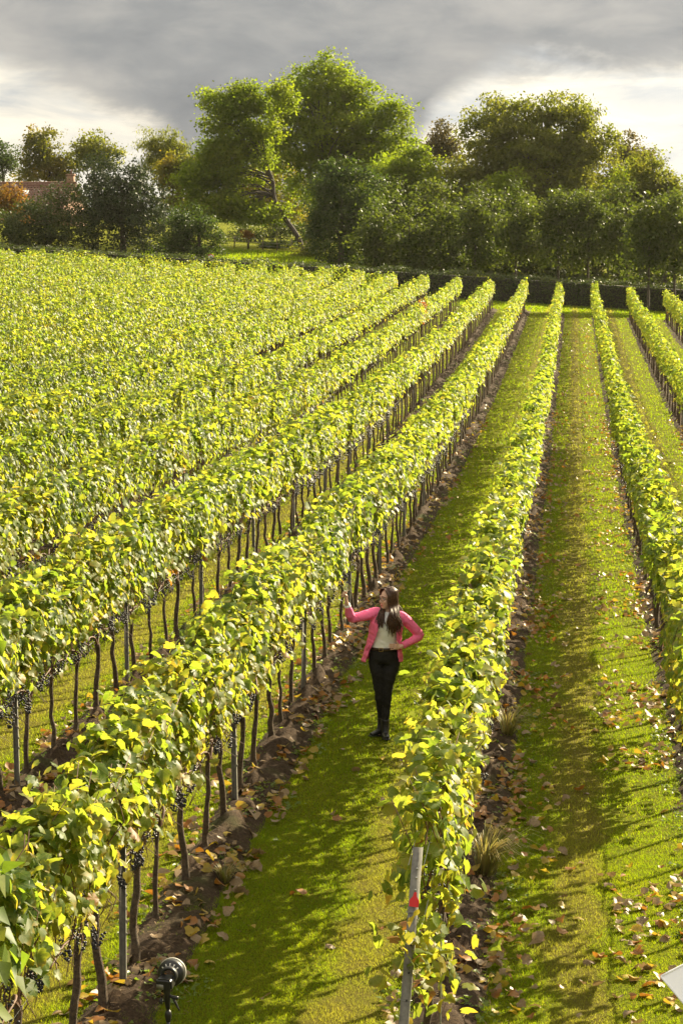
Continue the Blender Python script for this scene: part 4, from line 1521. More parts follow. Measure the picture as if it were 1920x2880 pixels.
def tuft(x, y, n, h, spread, mat, seed, label, dirn=(0, 0)):
    g = np.random.default_rng(seed)
    parts = []
    for q in range(n):
        a = g.uniform(0, 6.3)
        r = g.uniform(0, spread * .25)
        hh = h * g.uniform(.6, 1.1)
        out = spread * g.uniform(.4, 1.2)
        p0 = np.array([r * math.cos(a), r * math.sin(a), 0])
        d = np.array([math.cos(a) * out + dirn[0], math.sin(a) * out + dirn[1], 0])
        P = [p0, p0 + d * .35 + [0, 0, hh * .62], p0 + d * .8 + [0, 0, hh * .85], p0 + d * 1.25 + [0, 0, hh * .72]]
        w = g.uniform(.004, .007)
        sd = np.array([-math.sin(a), math.cos(a), 0]) * w
        V = np.array([P[0] - sd, P[0] + sd, P[1] - sd, P[1] + sd, P[2] - sd * .7, P[2] + sd * .7, P[3]])
        parts.append((V, [np.array([[0, 1, 3, 2], [2, 3, 5, 4]]), np.array([[4, 5, 6]])]))
    return link('grass_tuft', mesh_np('grass_tuft', *merge(parts), M[mat]), loc=(x, y, float(soil_z(x, y)) - .01), label=label, cat='grass tuft')


tuft(-.72, 19.3, 150, .48, .30, 'straw', 1, 'tall clump of yellowing grass at the foot of the red-tagged row', (.12, -.05))
tuft(-.70, 25.2, 90, .38, .26, 'straw', 2, 'smaller dry grass clump beside the tagged row, level with the woman', (.06, 0))
tuft(-2.98, 18.6, 60, .20, .16, 'straw', 3, 'low orange-green grass clump at the soil edge left of the aisle', (.04, 0))

# ------------------------------------------------------------------ fallen leaves
g = np.random.default_rng(8)


def litter_points(n, kx, lo, hi, y0, y1, side=None):
    y = y0 * (y1 / y0) ** (g.random(n) ** .8)
    s = g.choice([-1, 1], n) if side is None else np.full(n, side)
    x = ROW_X[kx] + s * g.uniform(lo, hi, n)
    return x, y


L = []
for k in range(-4, 3):
    y0 = max(12.5, 3.84 * abs(row_x(k)) - 3 if k < 0 else 12.5)
    L.append(litter_points(3000, k, -.35, .50, y0, 80, 1))
L.append(litter_points(900, -1, .05, .55, 12.5, 32, 1))
L.append(litter_points(500, -2, -.3, .5, 19, 40, 1))
L.append(litter_points(2500, 1, .20, .95, 12.5, 140, -1))
L.append(litter_points(900, 0, .30, .85, 13, 90, 1))
L.append(litter_points(620, 0, .3, 1.9, 13, 130, 1))
L.append(litter_points(170, 0, .3, 1.9, 13, 60, -1))
L.append(litter_points(260, 1, .3, 1.9, 20, 90, 1))
lx = np.concatenate([a for a, b in L])
ly = np.concatenate([b for a, b in L])
clump = fbm(lx * 1.3, ly * .9, 14)
keep = (g.random(len(lx)) < np.clip((clump - .36) * 3.4, .03, 1)) & (np.hypot(lx + 2.15, (ly - 24.9) * .5) > .42)
lx, ly = lx[keep], ly[keep]
n = len(lx)
lz = np.maximum(soil_z(lx, ly), ground_z(lx, ly)) + g.uniform(.018, .045, n)
a = g.uniform(0, 6.3, n)
lrot = frames(unit(np.stack([g.normal(0, .45, n), g.normal(0, .45, n), g.choice([1, 1, 1, -1], n)], 1)), np.stack([np.cos(a), np.sin(a), g.normal(0, .2, n)], 1))
lsc = g.uniform(.045, .105, n)
kk = np.abs(lx - _RX[near_row(lx)])
lm = g.choice(3, n, p=[.27, .27, .46])
LITTER_T = [vine_leaf(60 + i, fold=f, curl=c) for i, (f, c) in enumerate([(.5, .7), (-.5, .8), (.8, .3), (.2, 1.1), (-.3, -.7), (.3, .4)])]
LIT_SET = 0
MATS3 = ['litter_yellow', 'litter_orange', 'litter_tan']
WORD3 = ['yellow', 'orange-brown', 'tan']
LIT_ME = [[leaf_xy(mesh_np('fallen_leaf', V, F, M[m], smooth=True), V) for V, F in LITTER_T] for m in MATS3]
px_, py_, pd_ = project(lx, ly, lz)
ins = (px_ > 5) & (px_ < W_PX - 5) & (py_ > 0) & (py_ < H_PX - 5)
size = lsc / pd_
# leaves on the open grass first, they lie clear of the rows
openness = np.where(kk > .42, 1.6, 1.0)
cand = [i for i in np.argsort(-size * openness) if ins[i]][:300]
for i in cand:
    d_ = ly[i]
    where = 'at the bottom edge' if d_ < 14.3 else 'level with the tag' if d_ < 16.5 else 'below the woman' if d_ < 20.5 else 'below her boots' if d_ < 24.5 else 'level with the woman' if d_ < 28 else 'beyond the woman'
    aisle = ('on grass near the tagged row' if lx[i] < -.25 else 'in the middle of the right aisle' if lx[i] < .45 else 'on grass near the right-hand row') if lx[i] > -1.1 else 'on the grass of her aisle' if lx[i] > -3.3 else 'left of her aisle'
    if kk[i] <= .45:
        kr = ROWS[int(near_row(lx[i]))]
        aisle = 'on soil under the ' + {0: 'tagged row', -1: 'row left of her', 1: 'right-hand row'}.get(kr, 'rows farther left')
    shape = ('large ' if lsc[i] > .098 else 'small ' if lsc[i] < .085 else '') + ('upturned ' if lrot[i][2, 2] < 0 else 'flat ' if lrot[i][2, 2] > .93 else 'tilted ')
    aisle = where + ', ' + aisle
    if len((shape + WORD3[lm[i]] + ' fallen leaf ' + aisle).split()) > 16:
        shape = ''
    o = link('fallen_leaf', LIT_ME[lm[i]][int(g.integers(6))], label=f'{shape}{WORD3[lm[i]]} fallen leaf {aisle}', cat='leaf', group='fallen vine leaves on the ground')
    Mx = np.eye(4)
    Mx[:3, :3] = lrot[i] * lsc[i]
    Mx[:3, 3] = (lx[i], ly[i], lz[i])
    o.matrix_basis = Matrix(Mx.tolist())
others = np.setdiff1d(np.arange(n), cand)
lt = [low_leaf(f, c) for i, (f, c) in enumerate([(.5, .6), (-.4, .7), (.7, .2)])]
pl, idx = [], []
for m in range(3):
    s = others[lm[others] == m]
    V, F = scatter(lt, lx[s][:, None] * [1, 0, 0] + ly[s][:, None] * [0, 1, 0] + lz[s][:, None] * [0, 0, 1], lrot[s], lsc[s] * 1.05, g.integers(0, 3, len(s)))
    pl.append((V, F))
    idx.append(np.full(len(F[0]), m))
link('leaf_litter', mesh_np('leaf_litter', *merge(pl), [M[m] for m in MATS3], mat_idx=np.concatenate(idx)), kind='stuff', label='scattered yellow and brown fallen leaves under the vine rows')

# ------------------------------------------------------------------ the woman
M['skin'] = solid('skin', (.62, .38, .27), .5, noise=.06, nscale=30)
M['hair'] = solid('brown_hair', (.11, .050, .026), .42, noise=.5, nscale=60, spec=.4, col2=(.030, .014, .008))
M['pink'] = solid('pink_cloth', (.90, .17, .34), .75, noise=.10, nscale=8, bump=.15, bscale=300, spec=.3)
M['lining'] = solid('white_cloth', (.88, .87, .83), .8, spec=.2)
M['jeans'] = solid('black_denim', (.014, .013, .013), .8, noise=.4, nscale=40, spec=.25)
M['leather'] = solid('black_leather', (.012, .011, .011), .28, noise=.3, nscale=40, bump=.15, bscale=60)
M['belt'] = solid('brown_leather_belt', (.035, .018, .010), .4)
M['brass'] = solid('brass', (.60, .42, .16), .3, metal=1.0)
M['black'] = solid('black_plastic', (.012, .012, .013), .42)
M['eye'] = solid('eye_white', (.7, .68, .65), .25)
M['iris'] = solid('brown_iris', (.03, .015, .008), .2)
M['lip'] = solid('lips', (.42, .13, .12), .45)

_p = on_ground(1080, 2074)
wx, wy = float(_p[0]), float(_p[1])
woman = link('person', None, loc=(wx, wy, float(gz(wx, wy)) + .012), rot=(0, 0, R(5)),
             label='dark-haired woman in a pink blazer and black trousers raising a wine glass', cat='person')

HEAD = np.array([.035, -.01, 1.615])           # centre of the skull
HYAW, HROLL = R(-55), R(-3)
HM = rotm('Y', R(2)) @ rotm('Z', HYAW) @ rotm('X', R(4))


def head(p):
    return (np.asarray(p) @ HM.T) + HEAD


def hpart(part):
    return xf(part, HM, HEAD)


R_SH, R_EL, R_WR, R_HAND = np.array([-.115, .0, 1.445]), np.array([-.375, -.085, 1.405]), np.array([-.432, -.20, 1.590]), np.array([-.448, -.225, 1.660])
L_SH, L_EL, L_WR, L_HAND = np.array([.205, .01, 1.385]), np.array([.405, .07, 1.175]), np.array([.190, -.105, 1.075]), np.array([.125, -.140, 1.080])
R_HIP, R_KN, R_AN = np.array([-.088, .0, .90]), np.array([-.055, -.015, .49]), np.array([-.028, .055, .09])
L_HIP, L_KN, L_AN = np.array([.085, .0, .90]), np.array([.030, -.055, .49]), np.array([.012, -.055, .09])


def finger(base, d1, d2, d3, l, r):
    p = [np.array(base)]
    for d, f in ((d1, .42), (d2, .33), (d3, .25)):
        p.append(p[-1] + unit(np.array(d, float)) * l * f)
    return stube(p, [r, r * .95, r * .88, r * .7], 3, 8)


body = []
# torso, neck
body.append(stube([(0, .02, .91), (-.005, .01, .98), (-.005, .005, 1.07), (.005, .0, 1.18), (.02, .0, 1.30), (.035, .005, 1.39), (.04, .01, 1.45)],
                  [(.100, .070), (.135, .092), (.118, .082), (.122, .085), (.140, .096), (.140, .082), (.070, .055)], 4, 18, ref=(1, 0, 0)))
body.append(stube([(.04, .015, 1.40), (.042, .012, 1.49), (.037, .0, 1.56)], [.060, .052, .053], 4, 14))
# head: skull, face, jaw, nose, brow, ears
body.append(hpart(ellipsoid((0, .012, .022), (.074, .092, .098), 20, 14)))
body.append(hpart(ellipsoid((0, -.030, -.030), (.058, .062, .085), 18, 12)))
body.append(hpart(ellipsoid((0, -.050, -.085), (.036, .036, .032), 14, 10)))
body.append(hpart(stube([(0, -.088, .014), (0, -.098, -.006), (0, -.107, -.025), (0, -.095, -.036)], [.009, .009, .0105, .009], 3, 8)))
for s in (-1, 1):
    body.append(hpart(ellipsoid((s * .014, -.094, -.030), (.008, .009, .007), 8, 6)))
    body.append(hpart(ellipsoid((s * .074, .014, -.012), (.010, .018, .030), 10, 8)))
    body.append(hpart(ellipsoid((s * .034, -.062, -.028), (.024, .022, .022), 10, 8)))
    body.append(hpart(stube([(s * .010, -.088, .030), (s * .032, -.085, .036), (s * .054, -.066, .030)], [.008, .009, .008], 3, 6)))
body.append(hpart(ellipsoid((0, -.084, -.060), (.022, .012, .010), 10, 8)))
# raised right arm
body.append(stube([R_SH + [.05, 0, .0], R_SH, (R_SH + R_EL) / 2 + [0, 0, -.005], R_EL, (R_EL + R_WR) / 2 + [0, .005, 0], R_WR, R_WR + (R_HAND - R_WR) * .35],
                  [.046, .046, .038, .033, .031, .026, .025], 4, 12))
# left arm, hand on the waist
body.append(stube([L_SH + [-.05, 0, .02], L_SH, (L_SH + L_EL) / 2, L_EL, (L_EL + L_WR) / 2 + [.005, .005, 0], L_WR, L_WR + (L_HAND - L_WR) * .4],
                  [.046, .046, .038, .033, .031, .026, .025], 4, 12))
# legs
for H, K, A in ((R_HIP, R_KN, R_AN), (L_HIP, L_KN, L_AN)):
    body.append(stube([H + [0, .01, .04], H + [0, .01, -.02], (H + K) / 2 + [0, -.01, .04], K, (K + A) / 2 + [0, .022, .05], A + [0, .005, .04], A + [0, 0, -.05]],
                      [.060, .068, .060, .046, .044, .030, .034], 4, 14))
body.append(stube([R_AN + [0, .02, -.06], R_AN + [-.06, -.06, -.065]], [.035, .03], 3, 10))
body.append(stube([L_AN + [0, .03, -.06], L_AN + [.005, -.10, -.065]], [.035, .03], 3, 10))

# right hand closed round the stem of the glass
G0, G1 = np.array([-.500, -.235, 1.632]), np.array([-.404, -.225, 1.836])    # foot and rim of the glass along its axis
gdir = unit(G1 - G0)
hold = G0 + gdir * .085                                                    # where the fingers hold the stem
palm_c = hold + np.array([.022, .020, -.030])
body.append(stube([R_WR, R_WR * .4 + palm_c * .6, palm_c + (palm_c - R_WR) * .18], [(.026, .018), (.036, .017), (.034, .014)], 4, 12, ref=tuple(unit(np.cross(palm_c - R_WR, gdir)))))
sd = unit(np.cross(gdir, np.array([0, -1, 0])))
for q in range(4):
    base = palm_c + gdir * (.030 - q * .019) + np.array([.002, -.004, .012])
    ln = (.068, .074, .069, .056)[q]
    body.append(finger(base, (-.55, -.80, .25), (-.95, .05, .15), (-.2, .95, -.1), ln, .0082 if q < 3 else .0072))
body.append(finger(palm_c + np.array([.020, -.004, -.012]), (-.15, -.85, .55), (-.55, -.60, .55), (-.85, -.10, .45), .060, .0090))
# left hand laid on the waist, fingers forward
pc = L_HAND
body.append(stube([L_WR, (L_WR + pc) / 2, pc + [-.010, -.006, .002]], [(.026, .018), (.036, .016), (.036, .013)], 4, 12, ref=(0, .15, 1)))
for q in range(4):
    base = pc + np.array([-.012, -.008, .030 - q * .019])
    body.append(finger(base, (-.98, -.10, .10 - q * .06), (-.97, .16, -.05 - q * .05), (-.93, .30, -.12), (.066, .074, .068, .054)[q], .0080 if q < 3 else .007))
body.append(finger(pc + np.array([.030, .0, .026]), (-.35, -.10, .9), (-.75, .10, .60), (-.85, .2, .3), .058, .0088))
link('body', remeshed('body', body, .0055, M['skin'], 2, .6), woman)

# face details
for s in (-1, 1):
    e = link('eye', mesh_np('eye', *hpart(ellipsoid((s * .031, -.0745, .010), (.0125, .0125, .0085), 12, 8)), M['eye'], smooth=True), woman)
    link('iris', mesh_np('iris', *hpart(ellipsoid((s * .031 - .003, -.0842, .012), (.0058, .0040, .0058), 10, 8)), M['iris'], smooth=True), e)
    link('eyebrow', mesh_np('eyebrow', *hpart(stube([(s * .014, -.0965, .036), (s * .034, -.0945, .043), (s * .054, -.0755, .036)], [.003, .0038, .002], 3, 6)), M['hair'], smooth=True), woman)
link('mouth', mesh_np('mouth', *merge([hpart(stube([(-.024, -.086, -.056), (-.008, -.0965, -.0595), (.008, -.0965, -.0595), (.024, -.086, -.056)], [.002, .0045, .0045, .002], 3, 6)),
                                      hpart(stube([(-.022, -.087, -.058), (0, -.0965, -.067), (.022, -.087, -.058)], [.002, .0055, .002], 3, 6))]), M['lip'], smooth=True), woman)
gl = []
for s in (-1, 1):
    ring = [(s * .033 + .0245 * math.cos(t), -.099 + .10 * (.033 * abs(math.cos(t)) if math.cos(t) * s > 0 else 0) + .012 * (abs(s * .033 + .0245 * math.cos(t)) / .06) ** 2, .008 + .0195 * math.sin(t)) for t in np.linspace(0, 2 * math.pi, 21)]
    gl.append(hpart(tube(ring, .0022, 6)))
    gl.append(hpart(tube([(s * .058, -.088, .014), (s * .076, -.040, .012), (s * .081, .015, .008)], .0022, 6)))
gl.append(hpart(tube([(-.009, -.100, .012), (0, -.103, .014), (.009, -.100, .012)], .0022, 6)))
link('glasses', mesh_np('glasses', *merge(gl), M['black'], smooth=True), woman)

# hair: a cap with side parting and long wavy locks
g = np.random.default_rng(21)
hp = []
cap = ellipsoid((0, .020, .030), (.086, .104, .104), 28, 20)
V, F = cap
keepv = ~((V[:, 1] < -.030) & (V[:, 2] < .108)) & (V[:, 2] > -.085)
F2 = [f[np.all(keepv[f], axis=1)] for f in F]
cap_v = V + (fbm(V[:, 0] * 90, V[:, 1] * 20 + V[:, 2] * 20, 8)[:, None] - .5) * .005
inner_v = V * [.95, .95, .95]
nV = len(V)
hp.append(hpart((np.concatenate([cap_v, inner_v]), [np.concatenate([f, f[:, ::-1] + nV]) for f in F2])))
Hinv = HM.T


def to_head(p):
    return (np.asarray(p) - HEAD) @ HM


ends = {'front_right': (np.array([-.050, -.160, 1.350]), .024, 85), 'front_left': (np.array([.098, -.165, 1.285]), .032, 130), 'side_left': (np.array([.160, -.130, 1.30]), .024, 80),
        'back': (np.array([.085, .115, 1.27]), .050, 110), 'back_left': (np.array([.185, .06, 1.385]), .028, 70)}
for nm, (E, spread, cnt) in ends.items():
    for q in range(cnt):
        end = E + g.normal(0, 1, 3) * [spread, spread * .5, spread * 1.3]
        eh = to_head(end)
        a = math.atan2(eh[1], eh[0]) + g.normal(0, .28)
        if nm == 'front_right':
            a = math.pi * 1.0 + g.uniform(-.35, .42)
        if nm == 'front_left':
            a = g.uniform(-.55, .30)
        rootp = np.array([.010 + .030 * math.cos(a) * g.random(), -.02 + .05 * g.random() + .03 * math.sin(a), .134])
        side = np.array([.088 * math.cos(a), .020 + .106 * math.sin(a), .030 + g.uniform(-.02, .03)])
        upper = np.array([.070 * math.cos(a), .02 + .080 * math.sin(a), .098])
        low = np.array([.090 * math.cos(a), .018 + .104 * math.sin(a), -.075])
        P = [head(rootp), head(upper * [1.06, 1.06, 1.05]), head(side), head(low)]
        if 'front' in nm:
            sx = -1 if 'right' in nm else 1
            f = g.random()
            P = [head((.008 + sx * .006, -.058 + .05 * f, .124 + .010 * f)), head((sx * .050, -.062 + .05 * f, .108)), head((sx * (.081 + .008 * f), -.048 + .07 * f, .040)), head((sx * (.084 + .008 * f), -.036 + .06 * f, -.075))]
        nk = P[-1] * .5 + end * .5 + np.array([0, -.035 if 'front' in nm or nm == 'side_left' else .015, .01])
        P += [nk, end]
        P, rr = spline(P, [.004, .0065, .0075, .0075, .0065, .0018], 4)
        t = np.linspace(0, 1, len(P))
        ph, am = g.normal(0, .9) + (2 if 'left' in nm else 0), .011 * np.clip((t - .35) * 2, 0, 1)
        P = P + np.stack([np.sin(t * 19 + ph) * am, np.cos(t * 17 + ph) * am, 0 * t], 1)
        hp.append(tube(P, rr, 5, cap=False))
link('hair', mesh_np('hair', *merge(hp), M['hair'], smooth=True), woman)


def wrinkle(me, amt, sc, seed):
    n_ = len(me.vertices)
    co = np.empty(n_ * 3, np.float32)
    no = np.empty(n_ * 3, np.float32)
    me.vertices.foreach_get('co', co)
    me.vertex_normals.foreach_get('vector', no)
    co, no = co.reshape(-1, 3), no.reshape(-1, 3)
    f = fbm((co[:, 0] + co[:, 1]) * sc, co[:, 2] * sc * 1.6 + co[:, 0] * sc * .7, seed, 3) - .5
    me.vertices.foreach_set('co', (co + no * (f * amt)[:, None]).astype(np.float32).ravel())
    me.update()
    return me


# trousers
tr = [stube([(-.003, .008, 1.055), (-.003, .010, .99), (0, .012, .92), (0, .012, .87)], [(.150, .105), (.168, .120), (.176, .128), (.165, .115)], 4, 24, ref=(1, 0, 0))]
for H, K, A in ((R_HIP, R_KN, R_AN), (L_HIP, L_KN, L_AN)):
    tr.append(stube([H + [0, .01, .03], H + [0, .008, -.04], (H + K) / 2 + [0, -.008, .04], K + [0, 0, .03], K + [0, .008, -.05], (K + A) / 2 + [0, .020, .05], A + [0, .006, .085]],
                    [.093, .093, .080, .058, .053, .050, .041], 4, 18))
link('trousers', wrinkle(remeshed('trousers', tr, .009, M['jeans'], 3), .016, 16, 3), woman)
link('zip_seam', mesh_np('zip_seam', *tube([(.004, -.118, 1.02), (.004, -.122, .97), (.003, -.112, .90)], .0025, 5), M['jeans']), woman)
# white top
tp = [stube([(-.003, .006, 1.035), (-.003, .004, 1.09), (.005, -.003, 1.18), (.020, -.006, 1.28), (.033, .0, 1.37), (.040, .008, 1.435), (.042, .012, 1.450)],
            [(.156, .110), (.150, .106), (.147, .108), (.162, .122), (.160, .105), (.100, .072), (.068, .056)], 4, 26, ref=(1, 0, 0))]
for s in (-1, 1):
    tp.append(ellipsoid((.024 + s * .068, -.082, 1.285), (.060, .052, .056), 16, 10))
link('top', wrinkle(remeshed('top', tp, .008, M['lining'], 4), .016, 13, 9), woman)
# belt
bt = [(-.003 + .158 * math.cos(t), .008 + .114 * math.sin(t), 1.040 + .004 * math.sin(t)) for t in np.linspace(0, 2 * math.pi, 41)]
b = link('belt', mesh_np('belt', *tube(bt, [(.006, .019)] * len(bt), 8, ref=None), M['belt'], smooth=True), woman)
bk = [(-.040 + .022 * sx, -.112, 1.038 + .020 * sz) for sx, sz in ((-1, -1), (1, -1), (1, 1), (-1, 1), (-1, -1))]
link('buckle', mesh_np('buckle', *tube(bk, .0035, 6), M['brass'], smooth=True), b)


# blazer: open shell plus sleeves
def jacket_ring(z, outL, outR, xl, xr, hd, yc, n=34):
    cx, hw = (outL + outR) / 2, (outR - outL) / 2
    a0 = 2 * math.pi - math.acos(np.clip((xl - cx) / hw, -.99, .99))
    a1 = -math.acos(np.clip((xr - cx) / hw, -.99, .99))
    th = np.linspace(a0, a1, n)
    return np.stack([cx + hw * np.cos(th), yc + hd * np.sin(th), np.full(n, z)], 1)


rings = [jacket_ring(.885, -.262, .205, -.222, .166, .165, .018), jacket_ring(.95, -.243, .203, -.198, .160, .160, .016), jacket_ring(1.05, -.212, .190, -.158, .148, .145, .012),
         jacket_ring(1.15, -.186, .187, -.112, .140, .132, .006), jacket_ring(1.25, -.172, .202, -.078, .138, .138, .0), jacket_ring(1.33, -.160, .212, -.052, .130, .135, .002),
         jacket_ring(1.40, -.132, .205, -.034, .112, .112, .006), jacket_ring(1.455, -.075, .150, -.022, .094, .084, .014), jacket_ring(1.485, -.030, .110, -.004, .082, .068, .022)]
fine = []
RG = np.array(rings)
for i in range(len(rings) - 1):
    for t in np.linspace(0, 1, 5, endpoint=False):
        fine.append(RG[i] * (1 - t) + RG[i + 1] * t)
fine.append(RG[-1])
RG = np.array(fine)
nr, nc = RG.shape[:2]
cen = RG.mean(axis=1, keepdims=True)
d = unit((RG - cen) * [1, 1, 0])
th_ = .0085
V = np.concatenate([(RG + d * th_).reshape(-1, 3), (RG - d * th_).reshape(-1, 3)])
ij = (np.arange(nr - 1)[:, None] * nc + np.arange(nc - 1)[None]).reshape(-1)
N_ = nr * nc
Q = [np.stack([ij, ij + nc, ij + nc + 1, ij + 1], -1), np.stack([ij, ij + 1, ij + nc + 1, ij + nc], -1) + N_]
c0 = np.arange(nr - 1) * nc
for a_ in (c0, c0 + nc - 1):
    q = np.stack([a_, a_ + N_, a_ + nc + N_, a_ + nc], -1)
    Q.append(q if a_ is c0 else q[:, ::-1])
r0 = np.arange(nc - 1)
Q.append(np.stack([r0, r0 + 1, r0 + 1 + N_, r0 + N_], -1))
Q.append(np.stack([r0, r0 + N_, r0 + 1 + N_, r0 + 1], -1) + (nr - 1) * nc)
jk = [(V, [np.concatenate(Q)])]
jk.append(stube([R_SH + [.075, .005, -.02], R_SH + [.01, .0, .0], (R_SH + R_EL) / 2 + [0, 0, -.008], R_EL + [.01, .005, -.005], R_EL + (R_WR - R_EL) * .35 + [-.005, -.004, -.012], R_EL + (R_WR - R_EL) * .80],
                [.072, .070, .058, .053, .049, .041], 5, 16))
jk.append(stube([L_SH + [-.07, .0, .0], L_SH + [.0, .0, .005], (L_SH + L_EL) / 2 + [.012, 0, .0], L_EL + [-.004, -.002, 0], L_EL + (L_WR - L_EL) * .35 + [0, .006, -.010], L_EL + (L_WR - L_EL) * .93],
                [.070, .070, .059, .053, .049, .040], 5, 16))
link('blazer', wrinkle(remeshed('blazer', jk, .0075, M['pink'], 3), .020, 15, 5), woman)


def lapel(pts_in, pts_out):
    n_ = len(pts_in)
    A, B = np.array(pts_in), np.array(pts_out)
    o = np.array([0, -.006, 0])
    V = np.concatenate([A, B, A + o, B + o])
    Q = []
    for i in range(n_ - 1):
        Q += [[i, i + 1, n_ + i + 1, n_ + i], [2 * n_ + i, 3 * n_ + i, 3 * n_ + i + 1, 2 * n_ + i + 1], [i, 2 * n_ + i, 2 * n_ + i + 1, i + 1], [n_ + i, n_ + i + 1, 3 * n_ + i + 1, 3 * n_ + i]]
    return V, [np.array(Q)]


link('lapel', mesh_np('lapel', *lapel([(-.006, -.060, 1.475), (-.038, -.112, 1.40), (-.058, -.142, 1.33), (-.090, -.134, 1.22), (-.112, -.126, 1.15)],
                                       [(-.048, -.052, 1.475), (-.098, -.092, 1.39), (-.118, -.112, 1.33), (-.112, -.124, 1.24), (-.114, -.124, 1.15)]), M['pink']), woman)
link('lapel', mesh_np('lapel', *lapel([(.084, -.060, 1.475), (.110, -.112, 1.40), (.132, -.138, 1.33), (.140, -.134, 1.22), (.141, -.126, 1.15)],
                                       [(.118, -.045, 1.470), (.165, -.078, 1.39), (.182, -.100, 1.33), (.164, -.118, 1.24), (.143, -.124, 1.15)]), M['pink']), woman)
link('pocket', mesh_np('pocket', *xf(box(0, 0, 0, .014, .006, .085), rotm('Y', R(24)), (-.192, -.100, 1.065)), M['lining' if False else 'pink']), woman)
cu = R_EL + (R_WR - R_EL) * .86
link('cuff', mesh_np('cuff', *tube([cu - unit(R_WR - R_EL) * .020, cu + unit(R_WR - R_EL) * .012], [.0385, .037], 16), M['lining'], smooth=True), woman)


# ankle boots with laces and thick soles
def boot(A, toe, name):
    A = np.array(A)
    d = unit(np.array([toe[0], toe[1], 0.]))
    up = np.array([0, 0, 1.])
    parts = [stube([A + up * .115, A + up * .05, A + up * -.01 + d * .005, A + up * -.045 + d * .01], [(.050, .050), (.047, .050), (.046, .058), (.044, .060)], 4, 16, ref=tuple(np.cross(d, up))),
             stube([A - d * .055 - up * .055, A + d * .03 - up * .050, A + d * .10 - up * .058, A + d * .165 - up * .066], [(.034, .030), (.042, .036), (.043, .026), (.030, .018)], 4, 16, ref=tuple(np.cross(d, up)))]
    b_ = link('boot', remeshed('boot', parts, .007, M['leather'], 3), woman)
    sole = [stube([A - d * .066 - up * .082, A + d * .02 - up * .084, A + d * .10 - up * .084, A + d * .185 - up * .083], [(.034, .012), (.040, .013), (.046, .013), (.028, .011)], 4, 14, ref=tuple(np.cross(d, up)))]
    link('sole', mesh_np('sole', *merge(sole), M['black'], smooth=True), b_)
    la = []
    sd_ = np.cross(d, up)
    for q in range(6):
        c_ = A + d * (.052 + .006 * max(0, 3 - q)) + up * (.10 - q * .022)
        if q > 3:
            c_ = A + d * (.060 + (q - 3) * .022) - up * (.018 + (q - 3) * .010)
        la.append(tube([c_ - sd_ * .022, c_ + d * .006 + up * .003, c_ + sd_ * .022], .003, 5))
    link('lace', mesh_np('lace', *merge(la), M['black'], smooth=True), b_)


boot(R_AN + [0, 0, .008], (-.75, -.60), 'r')
boot(L_AN + [0, 0, .008], (.10, -1.0), 'l')

# the wine glass in her raised hand (a thing of its own)
mg, t = new_mat('clear_glass')
out = t.n('ShaderNodeOutputMaterial')
p = t.n('ShaderNodeBsdfPrincipled')
p.inputs['Base Color'].default_value = (.97, .98, .97, 1)
p.inputs['Roughness'].default_value = .02
p.inputs['IOR'].default_value = 1.45
p.inputs['Transmission Weight'].default_value = 1.0
t.link(p.outputs[0], out.inputs[0])
M['glass'] = mg
mw, t = new_mat('white_wine')
out = t.n('ShaderNodeOutputMaterial')
p = t.n('ShaderNodeBsdfPrincipled')
p.inputs['Base Color'].default_value = (.93, .90, .62, 1)
p.inputs['Roughness'].default_value = .02
p.inputs['IOR'].default_value = 1.34
p.inputs['Transmission Weight'].default_value = 1.0
t.link(p.outputs[0], out.inputs[0])
M['wine'] = mw
bpy.context.view_layer.update()
Mw = np.array(woman.matrix_basis)
Gw = Mw[:3, :3] @ G0 + Mw[:3, 3]
gd = Mw[:3, :3] @ gdir
glass = link('wine_glass', None, loc=Gw, label='clear stemmed wine glass with a little white wine held up by the woman', cat='wine glass')
glass.rotation_mode = 'QUATERNION'
glass.rotation_quaternion = Vector(gd).to_track_quat('Z', 'Y')
k = .2255 / .225
link('foot', mesh_np('foot', *lathe([(.0001, .006), (.006, .006), (.034, .0025), (.035, .0), (.0001, .0)], 28), M['glass'], smooth=True), glass)
link('stem', mesh_np('stem', *lathe([(.0055, .0055), (.0038, .02), (.0034, .09), (.0065, .108)], 14), M['glass'], smooth=True), glass)
bowl = [(.0065, .108), (.022, .116), (.036, .132), (.042, .150), (.042, .168), (.037, .195), (.0325, .2255), (.0315, .2255), (.036, .195), (.0408, .168), (.0408, .150), (.0348, .133), (.021, .1175), (.0001, .1115)]
link('bowl', mesh_np('bowl', *lathe(bowl, 32), M['glass'], smooth=True), glass)
link('wine', mesh_np('wine', *lathe([(.0001, .1125), (.0205, .1185), (.0342, .134), (.0385, .143), (.0001, .143)], 28), M['wine'], smooth=True), glass)

# ------------------------------------------------------------------ studio flash on its stand
fy = 13.0
fx = float(at(480, 2738, fy)[0])
fgz = float(gz(fx, fy))
flash = link('studio_flash', None, loc=(fx, fy, fgz), label='black studio flash with round reflector on a stand at the front edge', cat='flash light')
hz = float(at(480, 2738, fy)[2]) - fgz          # height of the reflector's centre
M['white_metal'] = solid('white_enamel', (.55, .53, .48), .35)
M['screen'] = solid('grey_screen', (.16, .15, .12), .25)
AX = rotm('Z', R(-2)) @ rotm('X', R(-97))            # reflector opens away from the camera
refl = [(.032, -.045), (.036, -.025), (.060, -.015), (.080, -.004), (.084, .010), (.084, .055), (.081, .055), (.081, .012), (.058, -.010), (.034, -.020)]
rf = link('reflector', mesh_np('reflector', *xf(lathe(refl, 40, True), AX, (0, 0, hz)), M['black'], smooth=False), flash)
link('rim', mesh_np('rim', *xf(lathe([(.0845, .047), (.0872, .048), (.0872, .060), (.0815, .060), (.0815, .057), (.0845, .056)], 40, True), AX, (0, 0, hz)), M['white_metal'], smooth=True), rf)
ribs = []
